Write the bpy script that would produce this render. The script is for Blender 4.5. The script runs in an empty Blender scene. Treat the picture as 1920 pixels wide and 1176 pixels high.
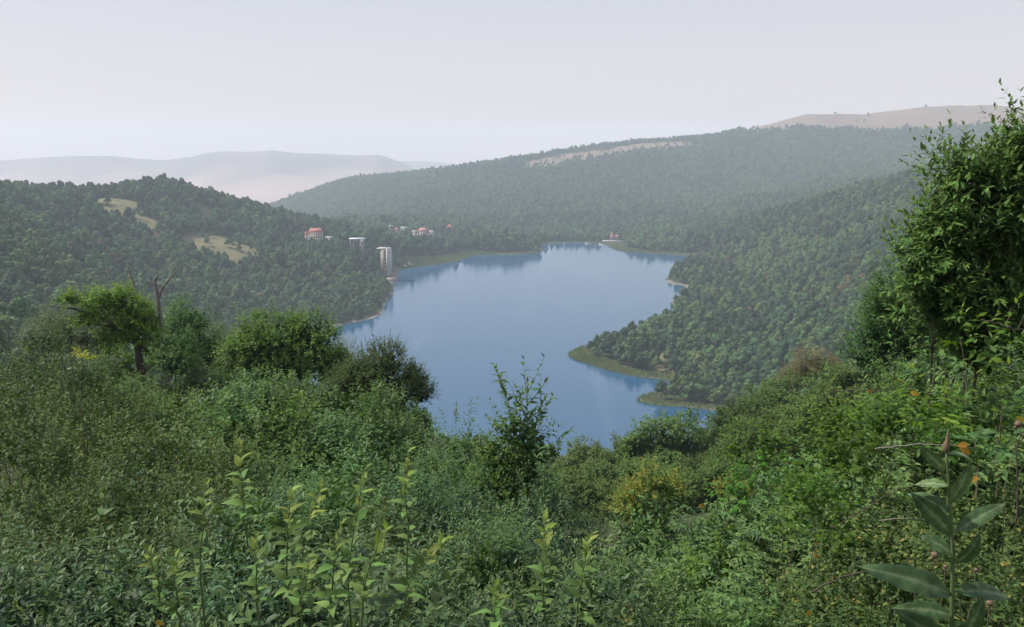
import bpy, math, random
import numpy as np
from mathutils import Vector, Matrix, Euler

R = math.radians
scene = bpy.context.scene
COL = scene.collection

# ------------------------------------------------------------------ camera
CAM_Z = 140.0
F_PX, PITCH = 1478.0, R(12.14)
CP, SP = math.cos(PITCH), math.sin(PITCH)
cam = bpy.data.cameras.new("camera")
cam.sensor_width = 36.0
cam.lens = 36.0 * F_PX / 1920.0
cam.clip_start, cam.clip_end = 0.1, 30000.0
cam_o = bpy.data.objects.new("camera", cam)
COL.objects.link(cam_o)
cam_o.location = (0, 0, CAM_Z)
cam_o.rotation_euler = (R(90) - PITCH, 0, 0)
scene.camera = cam_o

# ------------------------------------------------------------------ sky, sun, exposure
SUN_EL, SUN_AZ = R(50), R(283)          # azimuth measured clockwise from +Y
world = bpy.data.worlds.new("World")
scene.world = world
world.use_nodes = True
wn, wl = world.node_tree.nodes, world.node_tree.links
wn.clear()
w_sky = wn.new("ShaderNodeTexSky")
w_sky.sky_type = "NISHITA"
w_sky.sun_disc = False
w_sky.sun_elevation = SUN_EL
w_sky.sun_rotation = SUN_AZ
w_sky.altitude = 1500
w_sky.dust_density = 2.5
w_sky.air_density = 1.0
w_veil = wn.new("ShaderNodeMix"); w_veil.data_type = "RGBA"
w_veil.inputs[0].default_value = 0.78
w_tc = wn.new("ShaderNodeTexCoord"); w_sep = wn.new("ShaderNodeSeparateXYZ")
w_rp = wn.new("ShaderNodeValToRGB")                          # thin high veil, a little warmer towards the horizon all round
w_rp.color_ramp.elements[0].position, w_rp.color_ramp.elements[0].color = 0.0, (0.89, 0.75, 0.725, 1)
w_rp.color_ramp.elements[1].position, w_rp.color_ramp.elements[1].color = 0.16, (0.715, 0.695, 0.735, 1)
e_ = w_rp.color_ramp.elements.new(0.45); e_.color = (0.60, 0.65, 0.78, 1)
e_ = w_rp.color_ramp.elements.new(1.0); e_.color = (0.48, 0.56, 0.76, 1)
w_mul = wn.new("ShaderNodeMix"); w_mul.data_type = "RGBA"; w_mul.blend_type = "MULTIPLY"; w_mul.inputs[0].default_value = 1.0
w_mul.inputs[7].default_value = (10, 10, 10, 1); w_mul.clamp_result = False
wl.new(w_tc.outputs["Generated"], w_sep.inputs[0]); wl.new(w_sep.outputs[2], w_rp.inputs[0])
wl.new(w_rp.outputs[0], w_mul.inputs[6]); wl.new(w_mul.outputs[2], w_veil.inputs[7])
w_bg = wn.new("ShaderNodeBackground")
w_bg.inputs[1].default_value = 0.1
w_out = wn.new("ShaderNodeOutputWorld")
wl.new(w_sky.outputs[0], w_veil.inputs[6])
wl.new(w_veil.outputs[2], w_bg.inputs[0])
wl.new(w_bg.outputs[0], w_out.inputs[0])

sun = bpy.data.lights.new("sun", "SUN")
sun.energy = 5.0
sun.angle = R(3)
sun.color = (1.0, 0.96, 0.90)
sun_o = bpy.data.objects.new("sun", sun)
COL.objects.link(sun_o)
sd = Vector((math.sin(SUN_AZ) * math.cos(SUN_EL), math.cos(SUN_AZ) * math.cos(SUN_EL), math.sin(SUN_EL)))
sun_o.rotation_euler = sd.to_track_quat("Z", "Y").to_euler()

scene.view_settings.view_transform = "Standard"
scene.view_settings.look = "None"
scene.view_settings.gamma = 1.0
scene.view_settings.exposure = 0.15
scene.view_settings.use_curve_mapping = False
cy = scene.cycles
cy.max_bounces = 8
cy.diffuse_bounces = 2
cy.glossy_bounces = 2
cy.transmission_bounces = 3
cy.volume_bounces = 4
cy.transparent_max_bounces = 8
cy.use_denoising = True
cy.caustics_reflective = cy.caustics_refractive = False

HAZE_DENSITY = 0.000245

# ------------------------------------------------------------------ helpers
def ray(u, v):
    a, b = (u - 960.0) / F_PX, (588.0 - v) / F_PX
    return np.array((a, CP + b * SP, -SP + b * CP))

def at(u, v, D):
    """the point seen at photo position (u, v) that lies D metres ahead of the viewpoint"""
    r = ray(u, v)
    return np.array((0, 0, CAM_Z)) + r * (D / r[1])

def on_lake(u, v):
    r = ray(u, v)
    return (np.array((0, 0, CAM_Z)) + r * (-CAM_Z / r[2]))[:2]

def project(x, y, z):
    dz = z - CAM_Z
    f = y * CP - dz * SP
    up = y * SP + dz * CP
    return 960 + F_PX * x / f, 588 - F_PX * up / f

def unit(a):
    return a / np.maximum(np.linalg.norm(a, axis=-1, keepdims=True), 1e-9)

def tag(o, label=None, cat=None, group=None, kind=None):
    if label: o["label"] = label
    if cat: o["category"] = cat
    if group: o["group"] = group
    if kind: o["kind"] = kind
    return o

def link(o, parent=None):
    COL.objects.link(o)
    if parent is not None:
        o.parent = parent
    return o

def mesh_from(name, verts, tris, mats, attrs=None, smooth=True, mat_index=None):
    verts = np.ascontiguousarray(verts, dtype=np.float32)
    tris = np.ascontiguousarray(tris, dtype=np.int32)
    me = bpy.data.meshes.new(name)
    k = tris.shape[1]
    me.vertices.add(len(verts)); me.vertices.foreach_set("co", verts.ravel())
    me.loops.add(tris.size); me.loops.foreach_set("vertex_index", tris.ravel())
    me.polygons.add(len(tris))
    me.polygons.foreach_set("loop_start", np.arange(0, tris.size, k, dtype=np.int32))
    if smooth:
        me.polygons.foreach_set("use_smooth", np.ones(len(tris), dtype=bool))
    if mat_index is not None:
        me.polygons.foreach_set("material_index", np.asarray(mat_index, dtype=np.int32))
    for m in (mats if isinstance(mats, (list, tuple)) else [mats]):
        me.materials.append(m)
    me.update(calc_edges=True)
    for key, val in (attrs or {}).items():
        at_ = me.attributes.new(key, "FLOAT", "POINT")
        at_.data.foreach_set("value", np.ascontiguousarray(val, dtype=np.float32))
    me.validate()
    return me

def obj(name, me, parent=None, loc=None):
    o = bpy.data.objects.new(name, me)
    if loc is not None:
        o.location = loc
    return link(o, parent)

def empty(name, loc, rz=0.0, s=1.0):
    o = bpy.data.objects.new(name, None)
    o.empty_display_size = 0.3
    o.location = loc
    o.rotation_euler = (0, 0, rz)
    o.scale = (s, s, s) if not isinstance(s, (tuple, list)) else s
    return link(o)

class MB:
    """collects boxes, prisms and tubes for one mesh"""
    def __init__(self):
        self.v, self.f, self.n = [], [], 0
    def add(self, v, f):
        v = np.asarray(v, float); f = np.asarray(f, int)
        self.v.append(v); self.f.append(f + self.n); self.n += len(v)
        return self
    def box(self, x0, x1, y0, y1, z0, z1):
        v = [(x, y, z) for x in (x0, x1) for y in (y0, y1) for z in (z0, z1)]
        q = [(0, 1, 3, 2), (4, 6, 7, 5), (0, 4, 5, 1), (2, 3, 7, 6), (0, 2, 6, 4), (1, 5, 7, 3)]
        return self.add(v, [t for a in q for t in ((a[0], a[1], a[2]), (a[0], a[2], a[3]))])
    def hip(self, x0, x1, y0, y1, z0, z1, ridge=0.5):
        dx = (x1 - x0) / 2 * (1 - ridge); ym = (y0 + y1) / 2
        v = [(x0, y0, z0), (x1, y0, z0), (x1, y1, z0), (x0, y1, z0), (x0 + dx, ym, z1), (x1 - dx, ym, z1)]
        return self.add(v, [(0, 1, 5), (0, 5, 4), (1, 2, 5), (2, 3, 4), (2, 4, 5), (3, 0, 4), (0, 3, 2), (0, 2, 1)])
    def tube(self, pts, rad, n=5):
        pts = np.asarray(pts, float); m = len(pts)
        rad = np.broadcast_to(np.asarray(rad, float), (m,))
        t = unit(np.gradient(pts, axis=0))
        ref = np.where(np.abs(t[:, 2:3]) > 0.9, np.array([[1.0, 0, 0]]), np.array([[0, 0, 1.0]]))
        a = unit(np.cross(t, ref)); b = np.cross(t, a)
        ang = np.arange(n) * 2 * np.pi / n
        v = pts[:, None] + rad[:, None, None] * (a[:, None] * np.cos(ang)[None, :, None] + b[:, None] * np.sin(ang)[None, :, None])
        v = np.concatenate([v.reshape(-1, 3), pts[-1:]])
        f = []
        for i in range(m - 1):
            for k in range(n):
                p, q = i * n + k, i * n + (k + 1) % n
                f += [(p, q, q + n), (p, q + n, p + n)]
        f += [((m - 1) * n + k, (m - 1) * n + (k + 1) % n, m * n) for k in range(n)]
        return self.add(v, f)
    def build(self, name, mat, parent=None, smooth=False, loc=None):
        return obj(name, self.mesh(name, mat, smooth), parent, loc)
    def mesh(self, name, mat, smooth=False):
        return mesh_from(name, np.concatenate(self.v), np.concatenate(self.f), mat, smooth=smooth)

def value_noise(x, y, seed=0):
    """smooth lattice noise in -1..1 for arrays"""
    def h(i, j):
        n = np.sin(i * 127.1 + j * 311.7 + seed * 74.7) * 43758.5453
        return n - np.floor(n)
    i, j = np.floor(x), np.floor(y); fx, fy = x - i, y - j
    fx, fy = fx * fx * (3 - 2 * fx), fy * fy * (3 - 2 * fy)
    a, b, c, d = h(i, j), h(i + 1, j), h(i, j + 1), h(i + 1, j + 1)
    return 2 * ((a * (1 - fx) + b * fx) * (1 - fy) + (c * (1 - fx) + d * fx) * fy) - 1

def fbm(x, y, s, octaves=4, seed=0):
    out, amp = 0, 1.0
    for k in range(octaves):
        out = out + amp * value_noise(x / s + 17.3 * k, y / s - 9.1 * k, seed + k)
        s *= 0.5; amp *= 0.5
    return out / 1.9

def sstep(a, b, x):
    t = np.clip((x - a) / (b - a), 0, 1)
    return t * t * (3 - 2 * t)

# ------------------------------------------------------------------ materials
def new_mat(name):
    m = bpy.data.materials.new(name)
    m.use_nodes = True
    nt = m.node_tree
    return m, nt.nodes, nt.links, nt.nodes["Principled BSDF"]

def rgba(c):
    return (c[0], c[1], c[2], 1.0)

def plain_mat(name, c, rough=0.7, var=0.15, scale=3.0):
    m, n, l, p = new_mat(name)
    tc = n.new("ShaderNodeTexCoord"); nz = n.new("ShaderNodeTexNoise")
    nz.inputs["Scale"].default_value = scale; nz.inputs["Detail"].default_value = 5
    l.new(tc.outputs["Object"], nz.inputs["Vector"])
    mx = n.new("ShaderNodeMix"); mx.data_type = "RGBA"
    mx.inputs[6].default_value = rgba([k * (1 - var) for k in c]); mx.inputs[7].default_value = rgba([k * (1 + var) for k in c])
    l.new(nz.outputs[0], mx.inputs[0]); l.new(mx.outputs[2], p.inputs["Base Color"])
    p.inputs["Roughness"].default_value = rough
    return m

def leaf_mat(name, cols, tip=None, back=None, translucency=0.25, rough=0.55, obj_var=0.26, patch=None, spec=0.16):
    """cols: list of (position, colour) over each leaf's own random number; tip: colour of the young leaves"""
    m, n, l, p = new_mat(name)
    a = n.new("ShaderNodeAttribute"); a.attribute_name = "rnd"
    ra = n.new("ShaderNodeValToRGB"); ra.color_ramp.interpolation = "LINEAR"
    el = ra.color_ramp.elements
    while len(el) < len(cols):
        el.new(0.5)
    for e, (pos, c) in zip(el, cols):
        e.position = pos; e.color = rgba(c)
    l.new(a.outputs["Fac"], ra.inputs[0])
    cur = ra.outputs[0]
    if tip:
        t = n.new("ShaderNodeAttribute"); t.attribute_name = "tip"
        pw = n.new("ShaderNodeMath"); pw.operation = "POWER"; pw.inputs[1].default_value = 2.5
        l.new(t.outputs["Fac"], pw.inputs[0])
        mx = n.new("ShaderNodeMix"); mx.data_type = "RGBA"
        l.new(pw.outputs[0], mx.inputs[0]); l.new(cur, mx.inputs[6]); mx.inputs[7].default_value = rgba(tip)
        cur = mx.outputs[2]
    if patch:                                        # (colour, scale, amount): whole plants or branches of another tint
        g = n.new("ShaderNodeNewGeometry"); nz = n.new("ShaderNodeTexNoise")
        nz.inputs["Scale"].default_value = patch[1]; nz.inputs["Detail"].default_value = 3
        l.new(g.outputs["Position"], nz.inputs["Vector"])
        r2 = n.new("ShaderNodeMapRange"); r2.inputs[1].default_value = 0.5; r2.inputs[2].default_value = 0.7
        r2.inputs[4].default_value = patch[2]
        l.new(nz.outputs[0], r2.inputs[0])
        mx = n.new("ShaderNodeMix"); mx.data_type = "RGBA"
        l.new(r2.outputs[0], mx.inputs[0]); l.new(cur, mx.inputs[6]); mx.inputs[7].default_value = rgba(patch[0])
        cur = mx.outputs[2]
    oi = n.new("ShaderNodeObjectInfo")
    hs = n.new("ShaderNodeHueSaturation")
    mr = n.new("ShaderNodeMapRange"); mr.inputs[3].default_value = 1 - obj_var; mr.inputs[4].default_value = 1 + obj_var
    l.new(oi.outputs["Random"], mr.inputs[0]); l.new(mr.outputs[0], hs.inputs["Value"])
    ml = n.new("ShaderNodeMath"); ml.operation = "MULTIPLY"; ml.inputs[1].default_value = 7.31
    fr = n.new("ShaderNodeMath"); fr.operation = "FRACT"
    mr2 = n.new("ShaderNodeMapRange"); mr2.inputs[3].default_value = 0.48; mr2.inputs[4].default_value = 0.515
    l.new(oi.outputs["Random"], ml.inputs[0]); l.new(ml.outputs[0], fr.inputs[0]); l.new(fr.outputs[0], mr2.inputs[0])
    l.new(mr2.outputs[0], hs.inputs["Hue"])
    l.new(cur, hs.inputs["Color"]); cur = hs.outputs[0]
    if back:
        g2 = n.new("ShaderNodeNewGeometry"); mx = n.new("ShaderNodeMix"); mx.data_type = "RGBA"
        l.new(g2.outputs["Backfacing"], mx.inputs[0]); l.new(cur, mx.inputs[6]); mx.inputs[7].default_value = rgba(back)
        cur = mx.outputs[2]
    l.new(cur, p.inputs["Base Color"])
    p.inputs["Roughness"].default_value = rough
    p.inputs["Specular IOR Level"].default_value = spec
    if translucency:
        tr = n.new("ShaderNodeBsdfTranslucent"); ms = n.new("ShaderNodeMixShader")
        tint = n.new("ShaderNodeMix"); tint.data_type = "RGBA"; tint.blend_type = "MULTIPLY"
        tint.inputs[0].default_value = 1.0; tint.inputs[7].default_value = (1.5, 1.7, 0.6, 1)
        l.new(cur, tint.inputs[6]); l.new(tint.outputs[2], tr.inputs[0])
        ms.inputs[0].default_value = translucency
        l.new(p.outputs[0], ms.inputs[1]); l.new(tr.outputs[0], ms.inputs[2])
        l.new(ms.outputs[0], n["Material Output"].inputs[0])
    return m

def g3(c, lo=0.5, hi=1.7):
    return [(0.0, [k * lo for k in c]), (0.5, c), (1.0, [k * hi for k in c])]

M = {}
# forest crowns on the hills
M["f_dark"] = leaf_mat("dark forest foliage", g3((0.036, 0.074, 0.034)), translucency=0.1, obj_var=0.42, rough=0.7, spec=0.15)
M["f_mid"] = leaf_mat("mid green forest foliage", g3((0.060, 0.116, 0.040)), translucency=0.1, obj_var=0.42, rough=0.7, spec=0.15)
M["f_olive"] = leaf_mat("olive forest foliage", g3((0.088, 0.130, 0.040)), translucency=0.1, obj_var=0.25, rough=0.7, spec=0.15)
M["f_rust"] = leaf_mat("rust tinged forest foliage", g3((0.150, 0.105, 0.050)), translucency=0.1, obj_var=0.25, rough=0.7, spec=0.15)
# foreground plants
M["willow"] = leaf_mat("grey green willow leaves", g3((0.032, 0.072, 0.028), .4, 2.1), tip=(0.12, 0.18, 0.055), back=(0.075, 0.125, 0.07), spec=0.22, rough=0.5, translucency=.18)
M["olive_leaf"] = leaf_mat("small olive leaves", g3((0.060, 0.108, 0.030)), tip=(0.14, 0.185, 0.045), back=(0.08, 0.10, 0.05))
M["ash"] = leaf_mat("fresh green leaves", g3((0.062, 0.128, 0.036)), tip=(0.13, 0.21, 0.055), back=(0.085, 0.145, 0.05), spec=.2, rough=.5)
M["bright"] = leaf_mat("bright green broad leaves", g3((0.075, 0.148, 0.018)), tip=(0.16, 0.235, 0.025), translucency=0.35)
M["deep"] = leaf_mat("deep green leaves", g3((0.046, 0.098, 0.022)), tip=(0.10, 0.17, 0.035))
M["oak"] = leaf_mat("mid green oak leaves", g3((0.052, 0.108, 0.020)), tip=(0.14, 0.21, 0.03))
M["dark_bush"] = leaf_mat("dark fine leaves", g3((0.048, 0.082, 0.024)), tip=(0.10, 0.14, 0.045))
M["oliv_tree"] = leaf_mat("dull olive tree leaves", g3((0.064, 0.110, 0.028)), tip=(0.115, 0.165, 0.040))
M["brown_top"] = leaf_mat("bronzed leaves", g3((0.105, 0.095, 0.042)), tip=(0.20, 0.14, 0.06))
M["yellowing"] = leaf_mat("yellowing leaves", [(0.0, (0.055, 0.11, 0.03)), (0.45, (0.12, 0.17, 0.035)), (0.7, (0.26, 0.24, 0.04)), (1.0, (0.40, 0.26, 0.035))], translucency=0.3)
M["thicket"] = leaf_mat("thicket leaves with some yellow", [(0.0, (0.035, 0.070, 0.020)), (0.55, (0.062, 0.110, 0.030)), (0.90, (0.11, 0.16, 0.04)), (0.97, (0.20, 0.19, 0.05)), (1.0, (0.28, 0.20, 0.05))])
M["right_tree"] = leaf_mat("glossy tree leaves", g3((0.058, 0.116, 0.028), .4, 1.9), tip=(0.13, 0.20, 0.04), back=(0.10, 0.14, 0.06))
M["poplar"] = leaf_mat("pale grey green leaves", g3((0.095, 0.125, 0.060)), tip=(0.16, 0.18, 0.09), back=(0.16, 0.19, 0.12))
M["shoot_leaf"] = leaf_mat("young shoot leaves", g3((0.10, 0.17, 0.045)), tip=(0.25, 0.30, 0.05), back=(0.16, 0.20, 0.13), translucency=0.3)
M["bark"] = plain_mat("brown bark", (0.075, 0.055, 0.040), 0.9, 0.4, 8)
M["dead_wood"] = plain_mat("weathered grey dead wood", (0.20, 0.175, 0.15), 0.9, 0.35, 6)
M["twig"] = plain_mat("green brown twig", (0.14, 0.12, 0.07), 0.8, 0.3, 20)
M["green_stem"] = plain_mat("green stem", (0.10, 0.14, 0.05), 0.6, 0.2, 20)

# ------------------------------------------------------------------ lake outline and terrain height
shore_px = [(610, 616), (640, 609), (672, 604), (700, 597), (717, 588), (720, 574), (728, 556), (740, 545), (734, 530), (734, 515),
            (748, 505), (780, 500), (820, 496), (862, 489), (884, 478), (930, 477), (975, 477), (1003, 475), (1017, 471), (1013, 464),
            (1018, 457), (1050, 455), (1090, 455), (1128, 456.5), (1140, 459), (1146, 464), (1156, 468), (1172, 471), (1210, 474), (1250, 477), (1322, 481), (1330, 487),
            (1285, 496), (1262, 502), (1254, 512), (1250, 524), (1250, 530), (1262, 534), (1284, 536), (1286, 545), (1270, 556),
            (1258, 566), (1262, 577), (1276, 582), (1250, 598), (1195, 620), (1130, 640), (1082, 656), (1069, 664), (1075, 672), (1100, 681),
            (1140, 694), (1180, 703), (1222, 711), (1262, 713), (1262, 728), (1220, 740), (1199, 748), (1204, 755), (1240, 760), (1290, 764),
            (1345, 770), (1378, 776), (1372, 800), (1330, 830), (1230, 862), (1000, 880), (750, 868), (600, 800), (560, 720), (572, 650)]
poly = np.array([on_lake(*p) for p in shore_px])
for _ in range(3):                                   # round the corners (Chaikin)
    nx = np.roll(poly, -1, 0)
    poly = np.stack([0.75 * poly + 0.25 * nx, 0.25 * poly + 0.75 * nx], 1).reshape(-1, 2)

_t = unit(np.roll(poly, -1, 0) - np.roll(poly, 1, 0))
poly = poly + np.stack([_t[:, 1], -_t[:, 0]], 1) * (1.5 * fbm(poly[:, 0], poly[:, 1], 13, 3, 61) + 0.8 * fbm(poly[:, 0], poly[:, 1], 4, 2, 62))[:, None]   # ragged waterline

def lake_sdf(x, y):
    """metres outside (+) or inside (-) the shoreline"""
    sh = np.shape(x); x = np.ravel(x).astype(float); y = np.ravel(y).astype(float)
    d2 = np.full(x.shape, 1e18); inside = np.zeros(x.shape, bool)
    for (ax, ay), (bx, by) in zip(poly, np.roll(poly, -1, 0)):
        ex, ey = bx - ax, by - ay
        t = np.clip(((x - ax) * ex + (y - ay) * ey) / (ex * ex + ey * ey + 1e-9), 0, 1)
        d2 = np.minimum(d2, (x - ax - t * ex) ** 2 + (y - ay - t * ey) ** 2)
        c = (ay > y) != (by > y)
        if abs(ey) > 1e-12:
            inside ^= c & (x < ax + (y - ay) * ex / ey)
    d = np.sqrt(d2)
    return np.where(inside, -d, d).reshape(sh)

TH = 11.0                                            # usual height of the forest canopy
ctrl = []
def c_px(u, v, D, th=TH):
    p = at(u, v, D); ctrl.append((p[0], p[1], p[2] - th))
def c_w(u, D, z):
    ctrl.append(((u - 960) / F_PX * D, D, z))
# left hill: skyline, face and back
for u, v, D in [(-250, 300, 640), (0, 336, 680), (60, 352, 730), (115, 352, 800), (200, 347, 880), (262, 337, 900), (300, 333, 900), (345, 345, 900),
                (400, 364, 905), (450, 377, 910), (500, 394, 915), (540, 404, 920), (580, 412, 930), (630, 424, 930), (690, 440, 900),
                (60, 420, 560), (0, 470, 430), (-150, 480, 380), (0, 560, 260), (-200, 560, 230), (140, 440, 640), (240, 450, 690), (200, 500, 560), (340, 500, 640), (120, 560, 420), (270, 570, 470),
                (420, 560, 580), (520, 470, 800), (600, 470, 800), (520, 540, 680), (620, 540, 690), (690, 500, 770), (640, 585, 630), (470, 610, 540), (350, 620, 430)]:
    c_px(u, v, D)
for u, v, D in [(220, 376, 800), (170, 372, 780), (240, 405, 760), (200, 405, 740), (430, 455, 760), (380, 450, 750), (475, 465, 760)]:
    c_px(u, v, D, 0.5)
for u, D, z in [(-300, 1050, 60), (0, 1150, 20), (250, 1250, 20), (450, 1300, -5), (-300, 1700, -120), (0, 1800, -150), (300, 1900, -150), (480, 2100, -120),
                (-300, 2600, -200), (0, 2800, -210), (300, 2900, -200), (450, 3400, -210)]:
    c_w(u, D, z)
# wooded flat behind the lake
for u, v, D in [(560, 410, 1050), (700, 415, 1250), (820, 416, 1300), (900, 412, 1350), (980, 428, 1300), (1100, 425, 1300), (1200, 430, 1250),
                (800, 455, 1080), (940, 440, 1080), (1060, 448, 1150), (1180, 456, 1080), (1250, 455, 1050)]:
    c_px(u, v, D)
# far ridge: skyline, face, back
for u, v, D in [(420, 402, 2600), (500, 387, 2500), (560, 362, 2450), (640, 335, 2400), (760, 323, 2300), (900, 306, 2200), (1000, 293, 2150), (1100, 277, 2200),
                (1150, 267, 2250), (1250, 264, 2280), (1330, 260, 2280), (1400, 250, 2280), (1450, 242, 2280),
                (600, 400, 1900), (700, 395, 1750), (850, 400, 1600), (850, 350, 1950), (1000, 395, 1550), (1000, 345, 1850), (1150, 390, 1550),
                (1150, 320, 1950), (1300, 300, 2050), (1300, 370, 1720), (1450, 290, 2050), (1450, 340, 1800), (1600, 290, 1950), (1750, 280, 1900), (1900, 270, 1880), (1650, 250, 2130), (2100, 250, 1880)]:
    c_px(u, v, D)
for u, v, D in [(1480, 230, 2290), (1518, 214, 2290), (1580, 216, 2290), (1640, 220, 2280), (1700, 208, 2280), (1780, 198, 2270), (1850, 201, 2260), (1920, 203, 2250), (2150, 200, 2230)]:
    c_px(u, v, D, 0)
for u, D, z in [(500, 3300, -200), (700, 3100, -150), (900, 2900, -60), (1100, 2900, 20), (1300, 3000, 60), (1500, 3000, 110), (1700, 3050, 130), (1900, 3050, 140), (2200, 3000, 150),
                (1000, 3500, -150), (1500, 3500, 0), (2000, 3500, 50)]:
    c_w(u, D, z)
# nearer right-hand slope and the hollow behind its crest
for u, v, D in [(1860, 300, 900), (1760, 308, 930), (1680, 330, 960), (1600, 355, 990), (1500, 385, 1020), (1400, 415, 1040), (1320, 437, 1050),
                (1700, 420, 720), (1850, 420, 640), (1900, 500, 480), (1600, 450, 760), (1480, 470, 820), (1400, 480, 880), (1330, 520, 800),
                (1600, 550, 560), (1480, 560, 620), (1400, 580, 620), (1330, 600, 620), (1500, 650, 450), (1600, 640, 420), (1700, 600, 400), (1420, 690, 440), (1330, 700, 450), (1480, 730, 380), (1900, 640, 300), (2100, 500, 400), (2200, 350, 800)]:
    c_px(u, v, D)
for u, D, z in [(1860, 1180, 70), (1700, 1230, 58), (1550, 1270, 38), (1400, 1260, 16), (1860, 1450, 92), (1650, 1480, 72)]:
    c_w(u, D, z)
# the slope under the viewpoint down to the near shore
for u, D, z in [(-200, 150, 82), (200, 150, 72), (600, 150, 67), (960, 150, 66), (1300, 150, 68), (1700, 150, 76), (2200, 150, 90), (-200, 90, 106), (960, 90, 96), (2100, 90, 112),
                (500, 230, 42), (960, 230, 30), (1300, 230, 34), (1700, 230, 52), (300, 320, 30), (1450, 310, 15), (960, 60, 110), (960, 20, 128)]:
    c_w(u, D, z)
ctrl = np.array(ctrl)
MQ = 35.0
def _mq(x, y):
    return np.sqrt((np.ravel(x)[:, None] - ctrl[None, :, 0]) ** 2 + (np.ravel(y)[:, None] - ctrl[None, :, 1]) ** 2 + MQ * MQ)
_A = _mq(ctrl[:, 0], ctrl[:, 1])
_W = np.linalg.solve(_A + -2.0 * np.eye(len(ctrl)), ctrl[:, 2] - 20.0)

NEAR_Y = [-40, -3, 0, 2, 4, 8, 16, 28, 60, 100, 150]
NEAR_Z = [147, 138.9, 138.3, 137.6, 136.2, 133.6, 130.0, 124.5, 109, 91, 67]
def height(x, y):
    x = np.asarray(x, float); y = np.asarray(y, float)
    sh = x.shape; xf, yf = x.ravel(), y.ravel()
    h = np.empty(xf.shape)
    for i in range(0, len(xf), 40000):
        h[i:i + 40000] = _mq(xf[i:i + 40000], yf[i:i + 40000]) @ _W + 20.0
    d = lake_sdf(xf, yf)
    amp = sstep(20, 200, d) * sstep(150, 400, yf)
    h = h + amp * (10.0 * fbm(xf, yf, 150, 4, 3) + 2.0 * fbm(xf, yf, 38, 3, 8))
    near = np.interp(yf, NEAR_Y, NEAR_Z) + np.where(xf > 0, 0.14 * xf, -0.06 * xf) * np.clip(yf / 8, 0.3, 1) + 0.25 * fbm(xf, yf, 3.0, 3, 5)
    near = np.where(np.abs(xf) > 60, near, near)
    w = sstep(90, 160, yf)
    h = near * (1 - w) + h * w
    valley = sstep(1150, 1350, yf)                   # beyond the lake the ground may fall below its level
    shore = 0.35 + 0.035 * np.clip(d, 0, None)
    hl = np.where(d > 0, np.maximum(h, shore * (1 - valley) - 400 * valley), -0.3)
    k = sstep(0, 45, d)
    out = np.where(d > 0, np.minimum(shore, np.maximum(hl, shore)) * (1 - k) + hl * k, np.maximum(d * 0.25, -7))
    return out.reshape(sh)

# ------------------------------------------------------------------ things on the shore and hills that keep trees away
meadows = [  # photo outline centre (u, v), distance, half widths across and along, in metres
    ((205, 376), 800, 50, 20), ((232, 405), 760, 44, 27), ((435, 455), 760, 42, 48), ((385, 450), 752, 24, 26), ((478, 466), 765, 16, 22),
    ((1225, 668), 505, 12, 12), ((1250, 690), 480, 7, 9), ((1020, 318), 2120, 60, 60), ((1110, 290), 2185, 120, 80), ((1222, 271), 2258, 130, 70)]
def meadow_mask(x, y):
    m = np.zeros(np.shape(x))
    wob = 0.42 * fbm(x, y, 24, 3, 21) + 0.22 * fbm(x, y, 8, 2, 4)
    for (u, v), D, a, b in meadows:
        cx = (u - 960) / F_PX * D * 1.0 / (CP + (588 - v) / F_PX * SP)
        q = np.sqrt(((x - cx) / a) ** 2 + ((y - D) / b) ** 2) + wob
        m = np.maximum(m, 1 - sstep(0.8, 1.05, q))
    return m
def bare_mask(x, y):
    """the grassy tops of the far ridge, above the tree line"""
    z_line = 181 + 13 * fbm(x, y, 70, 3, 12)
    return sstep(-4, 4, height(x, y) - z_line) * (y > 1450)
# reed belts: stretches of the shoreline with their width
reed_px = [((1069, 664), (1110, 684), 10), ((1110, 684), (1240, 712), 9), ((1199, 748), (1345, 770), 5), ((748, 505), (820, 496), 5), ((800, 498), (884, 480), 20),
           ((884, 478), (1000, 476), 7), ((1146, 464), (1172, 471), 14), ((1172, 471), (1320, 481), 9), ((1016, 456), (1140, 457), 4), ((1258, 577), (1276, 583), 6)]
sand_px = [((640, 609), (715, 590), 3.0), ((940, 477), (1003, 475), 2.5), ((1030, 455), (1128, 456), 5), ((1168, 471), (1185, 472), 5), ((1235, 476), (1320, 481), 5),
           ((1250, 530), (1284, 536), 6), ((1300, 766), (1372, 776), 3.5), ((750, 504), (790, 499), 6), ((1128, 456), (1146, 463), 5)]
def belt(px, x, y):
    w = np.zeros(np.shape(x))
    for a, b, wd in px:
        a, b = on_lake(*a), on_lake(*b)
        e = b - a
        t = np.clip(((x - a[0]) * e[0] + (y - a[1]) * e[1]) / (e @ e), 0, 1)
        w = np.maximum(w, (np.hypot(x - a[0] - t * e[0], y - a[1] - t * e[1]) < wd * 1.4 + 3) * wd)
    return w

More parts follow.
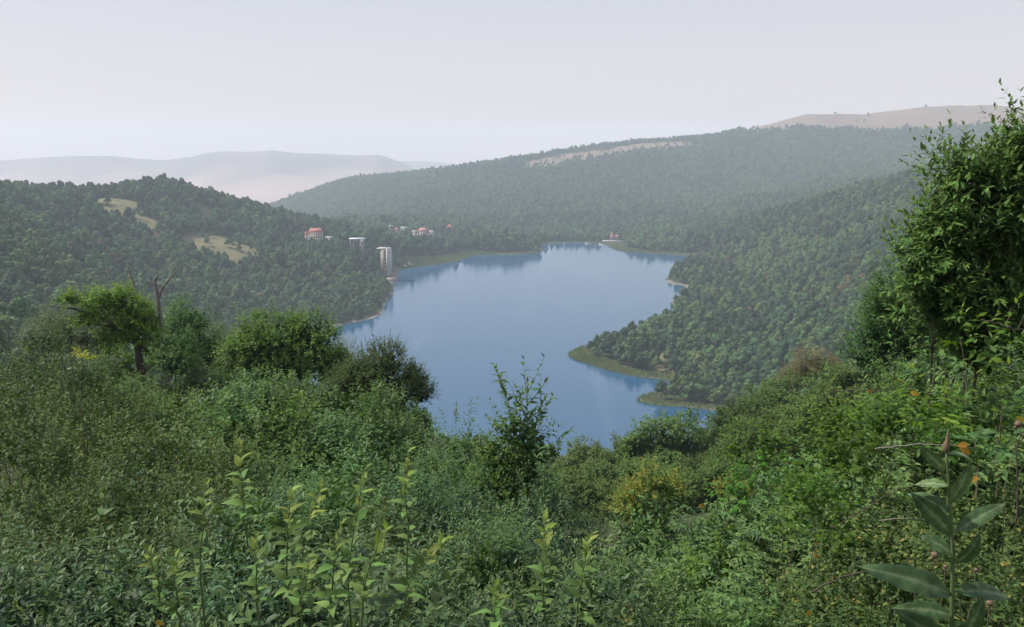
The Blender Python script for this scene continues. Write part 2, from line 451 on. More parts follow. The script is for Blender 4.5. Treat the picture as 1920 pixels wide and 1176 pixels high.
# ------------------------------------------------------------------ ground
def build_ground():
    NX, NY = 480, 600
    s = np.linspace(-1.02, 1.02, NX)
    yy = 26.0 * np.exp(np.linspace(0, math.log(3640 / 26.0), NY)) - 40.0
    S, Y = np.meshgrid(s, yy)
    X = S * (Y + 62)
    Z = height(X, Y)
    d = lake_sdf(X, Y)
    v = np.stack([X, Y, Z], -1).reshape(-1, 3)
    i = np.arange(NX * NY).reshape(NY, NX)
    q = np.stack([i[:-1, :-1], i[:-1, 1:], i[1:, 1:], i[1:, :-1]], -1).reshape(-1, 4)
    reed = ((d > -1) & (d < belt(reed_px, X, Y))) * 1.0
    sand = ((d > -3) & (d < np.maximum(belt(sand_px, X, Y), 1.6 * (fbm(X, Y, 30, 2, 90) > 0.25)))) * 1.0
    m, n, l, p = new_mat("hillside soil and grass")
    g = n.new("ShaderNodeNewGeometry")
    def noise(scale, detail=5):
        z = n.new("ShaderNodeTexNoise"); z.inputs["Scale"].default_value = scale; z.inputs["Detail"].default_value = detail
        l.new(g.outputs["Position"], z.inputs["Vector"]); return z.outputs[0]
    def mix(fac, a, b):
        k = n.new("ShaderNodeMix"); k.data_type = "RGBA"
        l.new(fac, k.inputs[0])
        for val, sock in ((a, 6), (b, 7)):
            if isinstance(val, tuple): k.inputs[sock].default_value = rgba(val)
            else: l.new(val, k.inputs[sock])
        return k.outputs[2]
    def attr(name):
        a_ = n.new("ShaderNodeAttribute"); a_.attribute_name = name; return a_.outputs["Fac"]
    base = mix(noise(0.4), (0.035, 0.045, 0.020), (0.060, 0.070, 0.030))
    mead = mix(noise(0.12), (0.24, 0.18, 0.10), (0.11, 0.13, 0.055))
    bare = mix(noise(0.02, 8), (0.19, 0.135, 0.105), (0.27, 0.20, 0.155))
    c = mix(attr("meadow"), base, mead)
    c = mix(attr("bare"), c, bare)
    c = mix(attr("reed"), c, (0.11, 0.13, 0.05))
    c = mix(attr("sand"), c, mix(noise(0.5), (0.25, 0.22, 0.18), (0.17, 0.15, 0.12)))
    l.new(c, p.inputs["Base Color"])
    p.inputs["Roughness"].default_value = 0.95
    p.inputs["Specular IOR Level"].default_value = 0.1
    me = mesh_from("ground", v, q, m, {"meadow": (meadow_mask(X, Y) * (Y < 1500)).ravel(), "bare": np.maximum(bare_mask(X, Y), meadow_mask(X, Y) * (Y >= 1500)).ravel(), "reed": reed.ravel(), "sand": sand.ravel()})
    tag(obj("terrain", me), "wooded hillsides falling to the mountain lake", kind="structure")

def build_water():
    nx, pv = np.roll(poly, -1, 0), np.roll(poly, 1, 0)
    t = unit(nx - pv)
    nrm = np.stack([t[:, 1], -t[:, 0]], 1)
    area = np.sum(poly[:, 0] * nx[:, 1] - nx[:, 0] * poly[:, 1])
    big = poly + nrm * (2.0 if area > 0 else -2.0)
    me = bpy.data.meshes.new("lake_water")
    me.from_pydata([(a, b, 0.0) for a, b in big], [], [list(range(len(big)))])
    if me.polygons[0].normal.z < 0:
        me.flip_normals()
    m, n, l, p = new_mat("lake water")
    p.inputs["IOR"].default_value = 1.38
    p.inputs["Specular IOR Level"].default_value = 0.7
    g = n.new("ShaderNodeNewGeometry")
    def noise(scale, detail, stretch=(1, 1, 1), rot=0.0, dist=0.0):
        mp = n.new("ShaderNodeMapping"); mp.inputs["Scale"].default_value = stretch; mp.inputs["Rotation"].default_value = (0, 0, rot)
        z = n.new("ShaderNodeTexNoise"); z.inputs["Scale"].default_value = scale; z.inputs["Detail"].default_value = detail; z.inputs["Distortion"].default_value = dist
        l.new(g.outputs["Position"], mp.inputs["Vector"]); l.new(mp.outputs[0], z.inputs["Vector"]); return z.outputs[0]
    # long slicks of smoother water where wind and boats have passed
    sl = noise(0.011, 3, (2.4, 0.55, 1), R(-24), 1.3)
    band = n.new("ShaderNodeMapRange"); band.inputs[1].default_value = 0.55; band.inputs[2].default_value = 0.66
    l.new(sl, band.inputs[0])
    rr = n.new("ShaderNodeMapRange"); rr.inputs[3].default_value = 0.06; rr.inputs[4].default_value = 0.02
    l.new(band.outputs[0], rr.inputs[0]); l.new(rr.outputs[0], p.inputs["Roughness"])
    mx = n.new("ShaderNodeMix"); mx.data_type = "RGBA"
    mx.inputs[6].default_value = (0.016, 0.076, 0.150, 1); mx.inputs[7].default_value = (0.024, 0.092, 0.170, 1)
    l.new(noise(0.006, 3), mx.inputs[0])
    def thin(scale, rot, stretch, width):              # narrow winding band mask for painted sky sheen, not called
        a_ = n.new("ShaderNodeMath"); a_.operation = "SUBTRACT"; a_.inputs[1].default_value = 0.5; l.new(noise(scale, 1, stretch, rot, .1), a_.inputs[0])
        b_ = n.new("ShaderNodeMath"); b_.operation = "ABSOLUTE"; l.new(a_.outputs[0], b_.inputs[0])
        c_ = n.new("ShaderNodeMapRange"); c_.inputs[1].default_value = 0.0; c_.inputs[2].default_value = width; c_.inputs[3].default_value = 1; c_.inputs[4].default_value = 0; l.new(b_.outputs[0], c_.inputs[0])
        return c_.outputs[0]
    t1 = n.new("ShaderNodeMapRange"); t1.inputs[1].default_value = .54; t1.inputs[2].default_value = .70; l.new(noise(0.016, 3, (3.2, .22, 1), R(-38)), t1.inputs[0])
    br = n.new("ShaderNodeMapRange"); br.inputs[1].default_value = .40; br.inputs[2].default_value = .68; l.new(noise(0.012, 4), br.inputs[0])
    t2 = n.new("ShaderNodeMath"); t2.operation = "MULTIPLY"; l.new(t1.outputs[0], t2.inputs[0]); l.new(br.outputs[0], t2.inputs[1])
    sheen_mx = n.new("ShaderNodeMix"); sheen_mx.data_type = "RGBA"; sheen_mx.inputs[7].default_value = (0.050, 0.118, 0.190, 1)  # paler streaks: brighter sky reflection of slick lanes painted into the base colour
    l.new(t2.outputs[0], sheen_mx.inputs[0]); l.new(mx.outputs[2], sheen_mx.inputs[6]); l.new(sheen_mx.outputs[2], p.inputs["Base Color"])
    bp = n.new("ShaderNodeBump"); bp.inputs["Distance"].default_value = 0.05
    st = n.new("ShaderNodeMapRange"); st.inputs[3].default_value = 0.8; st.inputs[4].default_value = 0.08
    l.new(band.outputs[0], st.inputs[0]); l.new(st.outputs[0], bp.inputs["Strength"])
    l.new(noise(0.8, 4, (1, 1.6, 1)), bp.inputs["Height"]); l.new(bp.outputs[0], p.inputs["Normal"])
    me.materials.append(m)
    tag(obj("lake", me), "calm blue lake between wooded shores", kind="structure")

def build_far():
    # dry plain far below, with fields
    m, n, l, p = new_mat("dry plain with fields")
    g = n.new("ShaderNodeNewGeometry"); mp = n.new("ShaderNodeMapping"); mp.inputs["Scale"].default_value = (0.25, 1.5, 1)
    z = n.new("ShaderNodeTexNoise"); z.inputs["Scale"].default_value = 0.0032; z.inputs["Detail"].default_value = 6
    z.inputs["Roughness"].default_value = 0.6
    l.new(g.outputs["Position"], mp.inputs["Vector"]); l.new(mp.outputs[0], z.inputs["Vector"])
    r_ = n.new("ShaderNodeValToRGB"); el = r_.color_ramp.elements
    el[0].position, el[0].color = 0.38, (0.10, 0.12, 0.12, 1)
    el[1].position, el[1].color = 0.62, (0.80, 0.46, 0.34, 1)
    e = el.new(0.50); e.color = (0.50, 0.34, 0.27, 1)
    l.new(z.outputs[0], r_.inputs[0]); l.new(r_.outputs[0], p.inputs["Base Color"])
    p.inputs["Roughness"].default_value = 1.0
    xs, ys = np.linspace(-8500, 8500, 60), np.linspace(1500, 7100, 50)
    X, Y = np.meshgrid(xs, ys)
    v = np.stack([X, Y, -150 + 6 * fbm(X, Y, 900, 3, 2)], -1).reshape(-1, 3)
    i = np.arange(X.size).reshape(X.shape)
    q = np.stack([i[:-1, :-1], i[:-1, 1:], i[1:, 1:], i[1:, :-1]], -1).reshape(-1, 4)
    tag(obj("plain", mesh_from("plain", v, q, m)), "pale dry plain far beyond the hills", kind="structure")
    # ranges on the far side of it
    mm, n, l, p = new_mat("bare distant mountain")
    g = n.new("ShaderNodeNewGeometry"); z = n.new("ShaderNodeTexNoise"); z.inputs["Scale"].default_value = 0.003; z.inputs["Detail"].default_value = 7
    l.new(g.outputs["Position"], z.inputs["Vector"])
    mx = n.new("ShaderNodeMix"); mx.data_type = "RGBA"; mx.inputs[6].default_value = (0.20, 0.17, 0.17, 1); mx.inputs[7].default_value = (0.40, 0.30, 0.26, 1)
    sx = n.new("ShaderNodeSeparateXYZ"); l.new(g.outputs["Position"], sx.inputs[0])
    hz = n.new("ShaderNodeMapRange"); hz.inputs[1].default_value = -120; hz.inputs[2].default_value = 30; l.new(sx.outputs[2], hz.inputs[0])
    wob = n.new("ShaderNodeMath"); wob.operation = "MULTIPLY_ADD"; wob.inputs[1].default_value = 1.6; wob.inputs[2].default_value = -0.8; l.new(z.outputs[0], wob.inputs[0])
    sm = n.new("ShaderNodeMath"); sm.operation = "ADD"; sm.use_clamp = True; l.new(hz.outputs[0], sm.inputs[0]); l.new(wob.outputs[0], sm.inputs[1])
    m2 = n.new("ShaderNodeMix"); m2.data_type = "RGBA"; m2.inputs[6].default_value = (0.62, 0.42, 0.34, 1); m2.inputs[7].default_value = (0.085, 0.09, 0.10, 1)   # dry fields below, scrub and rock above
    l.new(sm.outputs[0], m2.inputs[0])
    m3 = n.new("ShaderNodeMix"); m3.data_type = "RGBA"; m3.inputs[0].default_value = .75
    l.new(z.outputs[0], mx.inputs[0]); l.new(mx.outputs[2], m3.inputs[6]); l.new(m2.outputs[2], m3.inputs[7]); l.new(m3.outputs[2], p.inputs["Base Color"]); p.inputs["Roughness"].default_value = 1
    def rng_(name, sky, D, depth, label):
        us = np.array([a for a, b in sky]); vs = np.array([b for a, b in sky])
        x = np.linspace((us[0] - 960) / F_PX * D, (us[-1] - 960) / F_PX * D, 300)
        u = x / D * F_PX + 960
        top = np.array([at(0, vv, D)[2] for vv in np.interp(u, us, vs)])
        t = np.linspace(-1.4, 1.0, 50)
        T, XX = np.meshgrid(t, x, indexing="ij")
        prof = np.clip(1 - np.abs(T) ** 1.25 / np.where(T < 0, 1.4 ** 1.25, 1), 0, 1)
        Yg = D + T * depth
        XX = XX * (Yg / D)
        gul = fbm(XX, Yg, 700, 5, 6)
        Zg = -170 + (top[None] + 170) * prof * (1 + 0.28 * gul * (1 - prof)) + 14 * gul * prof * (np.abs(T) > 0.03)
        vv = np.stack([XX, Yg, Zg], -1).reshape(-1, 3)
        i = np.arange(XX.size).reshape(XX.shape)
        q = np.stack([i[:-1, :-1], i[:-1, 1:], i[1:, 1:], i[1:, :-1]], -1).reshape(-1, 4)
        tag(obj(name, mesh_from(name, vv, q, mm)), label, kind="structure")
    rng_("mountain_range", [(-500, 330), (-200, 312), (0, 303), (60, 299), (110, 295), (160, 292), (225, 292), (260, 296), (310, 300), (330, 299), (370, 294), (400, 286), (430, 283),
                            (480, 284), (520, 281), (560, 286), (620, 288), (680, 291), (715, 290), (735, 296), (760, 306), (800, 330), (840, 350)], 4800, 850, "pale bare mountain range beyond the plain")
    rng_("mountain_range", [(600, 318), (680, 306), (740, 302), (800, 302), (850, 306), (950, 320), (1150, 335), (1500, 345)], 6000, 700, "faint farther ridge beyond the mountain range")

def build_haze():
    mb = MB().box(-8600, 8600, -60, 7160, -290, 285)
    m = bpy.data.materials.new("air haze"); m.use_nodes = True
    n, l = m.node_tree.nodes, m.node_tree.links
    n.clear()
    vol = n.new("ShaderNodeVolumePrincipled")
    vol.inputs["Color"].default_value = (0.80, 0.882, 0.965, 1)
    vol.inputs["Density"].default_value = HAZE_DENSITY
    vol.inputs["Density Attribute"].default_value = ""
    vol.inputs["Anisotropy"].default_value = 0.05
    out = n.new("ShaderNodeOutputMaterial")
    l.new(vol.outputs[0], out.inputs["Volume"])
    o = mb.build("haze", m)
    tag(o, "thin bluish haze lying over the whole valley", kind="stuff")

build_ground()
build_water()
build_far()
build_haze()

# ------------------------------------------------------------------ leaves and plants
def leaf_template(lod, w=0.22, fold=0.25, curl=0.25):
    """unit leaf along +Y, face towards +Z; w = half width"""
    if lod == 1:
        return np.array([(0, 0, 0), (-w, .45, fold * w), (w, .45, fold * w), (0, 1, -curl)]), np.array([(0, 2, 1), (1, 2, 3)])
    if lod == 2:
        v = [(0, 0, 0), (-w, .42, fold * w), (0, .45, -curl * .15), (w, .42, fold * w), (0, 1, -curl)]
        return np.array(v), np.array([(0, 2, 1), (0, 3, 2), (1, 2, 4), (2, 3, 4)])
    ts = [.18, .42, .72] if lod == 3 else [.06, .16, .28, .4, .54, .68, .82, .93]
    ws = np.interp(ts, [0, .06, .18, .42, .72, .93, 1], [0, .22, .68, 1.0, .68, .2, 0]) * w
    v = [(0, 0, 0)]
    for k, (t, ww) in enumerate(zip(ts, ws)):
        wave = 0.0 if lod == 3 else 0.018 * math.sin(9 * t + 1)
        z = -curl * t * t + 0.3 * curl * t
        v += [(-ww, t - .02, z + fold * ww + wave), (0, t, z), (ww, t - .02, z + fold * ww - wave)]
    v.append((0, 1, -curl * 0.7))
    f = [(0, 2, 1), (0, 3, 2)]
    for k in range(len(ts) - 1):
        a = 1 + 3 * k; b = a + 3
        f += [(a, a + 1, b + 1), (a, b + 1, b), (a + 1, a + 2, b + 2), (a + 1, b + 2, b + 1)]
    a = 1 + 3 * (len(ts) - 1); e = len(v) - 1
    f += [(a, a + 1, e), (a + 1, a + 2, e)]
    return np.array(v, float), np.array(f)

def maple_template():
    """five pointed lobes, lightly cupped"""
    ang = [-125, -100, -75, -52, -32, -14, 0, 14, 32, 52, 75, 100, 125]
    rad = [.36, .30, .52, .34, .74, .40, .92, .40, .74, .34, .52, .30, .36]
    v = [(0, 0, 0), (0, .12, .0)]
    for a, r in zip(ang, rad):
        v.append((r * math.sin(R(a)), .12 + r * math.cos(R(a)), -.22 * r * r))
    f = [(1, 2 + k + 1, 2 + k) for k in range(len(ang) - 1)]
    return np.array(v, float), np.array(f)

def leaves_mesh(pos, dr, nrm, ln, rnd, tip, tmpl):
    tv, tf = tmpl
    dr = unit(dr); side = unit(np.cross(dr, nrm)); nn = np.cross(side, dr)
    v = pos[:, None] + ln[:, None, None] * (tv[None, :, 1:2] * dr[:, None] + tv[None, :, 0:1] * side[:, None] + tv[None, :, 2:3] * nn[:, None])
    N, K = len(pos), len(tv)
    f = (tf[None] + (np.arange(N) * K)[:, None, None]).reshape(-1, 3)
    return v.reshape(-1, 3), f, np.repeat(rnd, K), np.repeat(tip, K)

def shoots_to_leaves(rg, P, D, L, bend, nleaf, ln, spread=58, jitter=0.25, droop=0.25, flat=False, size_tip=0.55, naked=0.1):
    """leaves alternating along shoots: arrays of start P, direction D, length L; bend = added vector per length"""
    n = len(P)
    t = np.linspace(naked, 1.0, nleaf)[None] + rg.normal(0, 0.4 / nleaf, (n, nleaf))
    t = np.clip(t, 0.02, 1.0)[..., None]
    D = unit(D)
    p = P[:, None] + L[:, None, None] * (D[:, None] * t + bend[:, None] * t * t)
    tan = unit(D[:, None] + 2 * bend[:, None] * t)
    ref = np.array([0.0, 0.0, 1.0]) + 0 * tan
    s1 = np.cross(tan, ref); s1 = np.where(np.linalg.norm(s1, axis=-1, keepdims=True) < 0.15, np.array([1.0, 0, 0]), s1); s1 = unit(s1)
    s2 = np.cross(s1, tan)
    k = np.arange(nleaf)[None]
    az = (k * np.pi if flat else k * 2.39996) + rg.uniform(0, 6.28, (n, 1)) * (0.0 if flat else 1.0) + rg.normal(0, 0.25, (n, nleaf))
    rad = s1[:, :] * np.cos(az)[..., None] + s2 * np.sin(az)[..., None]
    sp = R(spread) * (1 - 0.55 * t ** 3) + rg.normal(0, jitter * 0.5, (n, nleaf))[..., None]
    d = tan * np.cos(sp) + rad * np.sin(sp)
    d[..., 2] -= droop * (1 - 0.6 * t[..., 0])
    d = unit(d + rg.normal(0, jitter * 0.4, d.shape))
    nr = unit(np.array([0, 0, 1.0]) * 0.9 + tan * 0.5 + rg.normal(0, jitter, d.shape))
    size = ln * (1 - (1 - size_tip) * t[..., 0] ** 3) * rg.uniform(0.75, 1.2, (n, nleaf))
    return p.reshape(-1, 3), d.reshape(-1, 3), nr.reshape(-1, 3), size.ravel(), rg.uniform(0, 1, n * nleaf), np.clip(t[..., 0], 0, 1).ravel()

def lobe_points(rg, lobes, n, zmin=-0.35, rin=0.6, rout=1.0, clump=None, hollow=.46):
    """start points near the surface of lumpy lobes ((cx,cy,cz),(rx,ry,rz)) and the outward direction"""
    a = np.array([l[1][0] * l[1][2] for l in lobes]); pick = rg.choice(len(lobes), n, p=a / a.sum())
    d = unit(rg.normal(0, 1, (n, 3)))
    d[:, 2] = np.where(d[:, 2] < zmin, -d[:, 2] * 0.6, d[:, 2]); d = unit(d)
    C = np.array([l[0] for l in lobes], float)[pick]; Rr = np.array([l[1] for l in lobes], float)[pick]
    lump = 1 + 0.13 * np.sin(d[:, 0:1] * 7 + pick[:, None]) * np.cos(d[:, 1:2] * 6 - pick[:, None] * 2) + 0.08 * np.sin(d[:, 2:3] * 11 + 3 * pick[:, None])
    r = rg.uniform(rin, rout, (n, 1)) ** 0.8 * lump
    if clump is not None:                            # boughs and hollows: parts of the surface lie deeper
        q = (C + Rr * d) / Rr.mean()
        hol = value_noise(q[:, 0] * 1.1 + q[:, 2] * .8, q[:, 1] * 1.1 - q[:, 2] * .9, 17)
        r = r * (1.08 - hollow + hollow * sstep(-.35, .25, hol))[:, None]
    P = C + Rr * d * r
    keep = np.ones(n, bool)
    for j, (c, q) in enumerate(lobes):               # nothing deep inside another lobe
        e = np.linalg.norm((P - np.array(c)) / np.array(q), axis=1)
        keep &= (e > 0.55) | (pick == j)
    if clump is not None:                            # foliage gathers in clumps with dark gaps between
        s = 0.62 * Rr.mean()
        nz = value_noise(P[:, 0] / s + .7 * P[:, 2] / s, P[:, 1] / s - .8 * P[:, 2] / s, 3) + .5 * value_noise(P[:, 0] / s * 2.1 - P[:, 2] / s, P[:, 2] / s * 2.3 + P[:, 1] / s, 9)
        keep &= nz > clump
    return P[keep], unit(d[keep] / Rr[keep] * Rr[keep].mean())

def fill_leaves(rg, lobes, n, ln):
    """sparse larger leaves inside so that a crown is not hollow"""
    P, O = lobe_points(rg, lobes, n, -0.9, 0.15, 0.6)
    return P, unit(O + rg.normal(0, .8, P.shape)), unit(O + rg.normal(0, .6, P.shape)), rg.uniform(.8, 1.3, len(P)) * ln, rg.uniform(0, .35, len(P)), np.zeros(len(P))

def stems_mesh(name, rg, lobes, base, k, r0, mat, depth=0.0, wob=0.06):
    mb = MB()
    for i in range(k):
        c, q = lobes[i % len(lobes)]
        end = np.array(c) + np.array(q) * rg.normal(0, 0.3, 3) + np.array((0, 0, q[2] * 0.35))
        b = np.array(base) + np.array((rg.normal(0, .08), rg.normal(0, .08), -depth)) * 1.0
        t = np.linspace(0, 1, 7)[:, None]
        mid = b * (1 - t) + end * t
        mid[:, 0:2] = b[0:2] + (end - b)[0:2] * t ** 1.5
        mid += rg.normal(0, wob, mid.shape) * np.sin(t * np.pi) * np.linalg.norm(end - b) * 0.35
        mb.tube(mid, r0 * (1 - 0.8 * t[:, 0]) * (1 if i < len(lobes) else 0.6), 5)
    return mb.mesh(name, mat, True)

def plant_meshes(name, seed, lobes, mat, n_shoots, shoot_len, nleaf, leaf_len, lod=2, w=0.2, up=0.45, spread=58, droop=0.25, flat=False,
                 fill=0.25, stems=7, stem_r=0.03, depth=2.5, stem_mat=None, tmpl=None, out=1.0, zmin=-0.35, curl=0.25, jitter=0.25, bendv=0.0, spikes=0, spike_len=0.5, clump=-0.1, hollow=.46):
    rg = np.random.default_rng(seed)
    P, O = lobe_points(rg, lobes, int(n_shoots * 1.5), zmin, clump=clump, hollow=hollow)
    D = unit(O * out + np.array((0, 0, up)) + rg.normal(0, 0.3, O.shape))
    L = shoot_len * rg.uniform(0.6, 1.35, len(P))
    bend = np.zeros_like(P); bend[:, 2] = bendv; bend += rg.normal(0, 0.1, bend.shape)
    parts = [shoots_to_leaves(rg, P, D, L, bend, nleaf, leaf_len, spread, jitter, droop, flat)]
    tw = MB()
    if spikes:                                       # long leaders that break the outline
        P2, O2 = lobe_points(rg, lobes, spikes * 3, 0.25, 0.8)
        P2, O2 = P2[:spikes], O2[:spikes]
        D2 = unit(O2 * 0.35 + np.array((0, 0, 1.0)) + rg.normal(0, 0.15, O2.shape)); L2 = spike_len * rg.uniform(.6, 1.4, len(P2))
        b2 = rg.normal(0, .08, P2.shape)
        parts.append(shoots_to_leaves(rg, P2, D2, L2, b2, int(nleaf * 1.5), leaf_len * .95, spread * .85, jitter, droop * .4))
        for a, b, c, e in zip(P2, D2, L2, b2):
            t = np.linspace(-.3, 1, 4)[:, None]
            tw.tube(a + c * (b * t + e * t * t), stem_r * np.array((.3, .25, .18, .08)), 3)
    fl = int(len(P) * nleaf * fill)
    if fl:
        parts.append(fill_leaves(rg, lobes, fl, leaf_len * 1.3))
    cat = [np.concatenate([q[i] for q in parts]) for i in range(6)]
    v, f, rn, tp = leaves_mesh(*cat, tmpl or leaf_template(lod, w, 0.25, curl))
    fol = mesh_from(name + " foliage", v, f, mat, {"rnd": rn, "tip": tp})
    zb = min(c[2] - q[2] for c, q in lobes)
    st = stems_mesh(name + " stem", rg, lobes, (0, 0, zb), stems, stem_r, stem_mat or M["bark"], depth)
    if spikes:
        mb2 = MB(); k = np.zeros(len(st.vertices) * 3, np.float32); st.vertices.foreach_get("co", k)
        tri = np.zeros(len(st.polygons) * 3, np.int32); st.loops.foreach_get("vertex_index", tri)
        mb2.add(k.reshape(-1, 3), tri.reshape(-1, 3)); mb2.add(np.concatenate(tw.v), np.concatenate(tw.f))
        st = mb2.mesh(name + " stem", stem_mat or M["bark"], True)
    top = float(np.percentile(v[:, 2], 99.7))
    return fol, st, top

def place(kind, name, label, cat, u, vtop, D, rz=0.0, s=1.0, group=None, stem_name="stem", fol_name="foliage"):
    """a plant whose top is seen at photo position (u, vtop), D metres ahead; its stems reach down to the slope"""
    fol, st, top = kind
    p = at(u, vtop, D)
    sz = s if isinstance(s, (int, float)) else s[2]
    e = empty(name, (p[0], p[1], p[2] - top * sz), rz, s)
    tag(e, label, cat, group)
    f = obj(fol_name, fol, e)
    f["kind"] = "stuff"
    obj(stem_name, st, e)
    return e

# ------------------------------------------------------------------ forest on the hills
def forest_tree_meshes():
    kinds = []
    shapes = []
    for si in range(6):
        rg = np.random.default_rng(60 + si)
        H, Wd = [(8.2, 2.6), (9.6, 2.0), (7.2, 3.2), (8.8, 2.3), (7.6, 3.0), (10.0, 2.2)][si]
        sh = [((rg.normal(0, .4), rg.normal(0, .4), H), (Wd * .75, Wd * .75, 2.3))]
        for k in range(6):
            a = k * 1.05 + rg.uniform(-.4, .4); q = Wd * rg.uniform(.5, 1.05); r = rg.uniform(1.2, 2.1)
            sh.append(((q * math.cos(a), q * math.sin(a), H - rg.uniform(.6, 4.2)), (r, r, r * rg.uniform(.8, 1.25))))
        shapes.append(sh)
    for si, sh in enumerate(shapes):
        rg = np.random.default_rng(100 + si)
        P, O = lobe_points(rg, sh, 900, -0.6, 0.78, 1.0)
        n = len(P)
        tang = unit(np.cross(O, rg.normal(0, 1, O.shape)))
        nr = unit(O * 1.0 + np.array((0, 0, 0.35)) + rg.normal(0, 0.36, O.shape))
        ln = rg.uniform(0.7, 1.5, n)
        v, f, rn, tp = leaves_mesh(P - tang * ln[:, None] * .5, tang + 0.25 * O, nr, ln, rg.uniform(0, 1, n), np.zeros(n), leaf_template(2, 0.42, -0.2, 0.25))
        tk = MB().tube([(0, 0, -3), (0.05, 0, 1.5), (0, .1, 4), (0, 0, 7)], [.32, .26, .2, .08], 5)
        trunk = tk.mesh("forest trunk", M["bark"], True)
        for mk in ("f_dark", "f_mid", "f_olive", "f_rust"):
            me = mesh_from("forest crown", v, f, M[mk], {"rnd": rn, "tip": tp})
            kinds.append((me, trunk, mk, si))
    return kinds

FG_SKY = np.array([(-400, 560), (0, 575), (110, 555), (330, 590), (430, 600), (640, 640), (700, 640), (790, 700), (830, 750), (900, 790), (1050, 850), (1150, 830), (1250, 785),
                   (1330, 790), (1420, 740), (1490, 670), (1600, 640), (1650, 540), (1720, 450), (1740, 260), (1920, 190), (2400, 150)], float)

buildings_clear = []      # (u0, u1, v_bottom, D): keep the sight line to a building open down to v_bottom

def scatter_points():
    rg = np.random.default_rng(7)
    out = []
    for y0, y1, sp in [(95, 420, 6.0), (420, 800, 6.2), (800, 1300, 6.8), (1300, 1900, 8.0), (1900, 2750, 9.5)]:
        lim = 0.86 * y1 + 30
        gx = np.arange(-lim, lim, sp); gy = np.arange(y0, y1, sp)
        X, Y = np.meshgrid(gx, gy)
        X = X + (np.arange(len(gy)) % 2)[:, None] * sp / 2
        X = X + rg.uniform(-.42, .42, X.shape) * sp; Y = Y + rg.uniform(-.42, .42, Y.shape) * sp
        k = np.abs(X) < 0.8 * Y + 25
        out.append(np.stack([X[k], Y[k]], 1))
    pts = np.concatenate(out)
    x, y = pts.T
    d = lake_sdf(x, y)
    keep = d > np.maximum(2.6, belt(reed_px, x, y) + 1.5)
    keep &= d > np.minimum(belt(sand_px, x, y) * .7 + 2.2, 9)
    mm = meadow_mask(x, y)
    keep &= (mm < 0.3) | (rg.uniform(0, 1, len(x)) < 0.11 * (y < 1000) + 0.2 * (y > 1000))
    keep &= (bare_mask(x, y) < 0.4) | (rg.uniform(0, 1, len(x)) < 0.006)
    # natural thinning so the canopy has gaps
    keep &= (rg.uniform(0, 1, len(x)) < 0.95 + 0.1 * fbm(x, y, 60, 2, 31))
    pts = pts[keep]; x, y = pts.T; d = d[keep]
    z = height(x, y)
    sc = rg.uniform(0.66, 1.38, len(x)) * (0.72 + 0.28 * sstep(0, 40, d)) * np.where(y > 1300, 0.98, 1.0)
    sc *= 1 - 0.35 * bare_mask(x, y)
    pen = on_lake(950, 470)                          # tall old trees on the wooded point at the far end
    sc *= 1 + 0.55 * np.exp(-(((x - pen[0]) / 42) ** 2 + ((y - pen[1] - 8) / 30) ** 2))
    sc *= 1 - 0.45 * sstep(0.05, 0.4, meadow_mask(x, y))
    u, v = project(x, y, z + 11.5 * sc)
    ok = np.ones(len(x), bool)
    for u0, u1, vb, D in buildings_clear:
        mpx = 4.2 * F_PX / y
        ok &= ~((u > u0 - mpx * .8) & (u < u1 + mpx * .8) & (y < D + 6) & (y > D - 160) & (v < vb)) & ~((u > u0 - 2) & (u < u1 + 2) & (np.abs(y - D) < 12))
    # thin the wood right below the viewpoint: those trees are planted one by one further down
    ok &= (y > 140) & ~((y < 335) & (u > 1040) & (u < 1420))
    return x[ok], y[ok], z[ok], sc[ok], u[ok], v[ok]

def kind_index(x, y, z, rg):
    n = len(x)
    tone = fbm(x, y, 90, 3, 44) + 0.9 * rg.normal(0, .4, n)
    rust = fbm(x, y, 55, 3, 51) + rg.normal(0, .35, n)
    col = np.where(tone < -0.12, 0, np.where(tone < 0.42, 1, 2))
    col = np.where(rust > 0.98, 3, col)
    shape = rg.integers(0, 6, n)
    return shape * 4 + col, col, shape

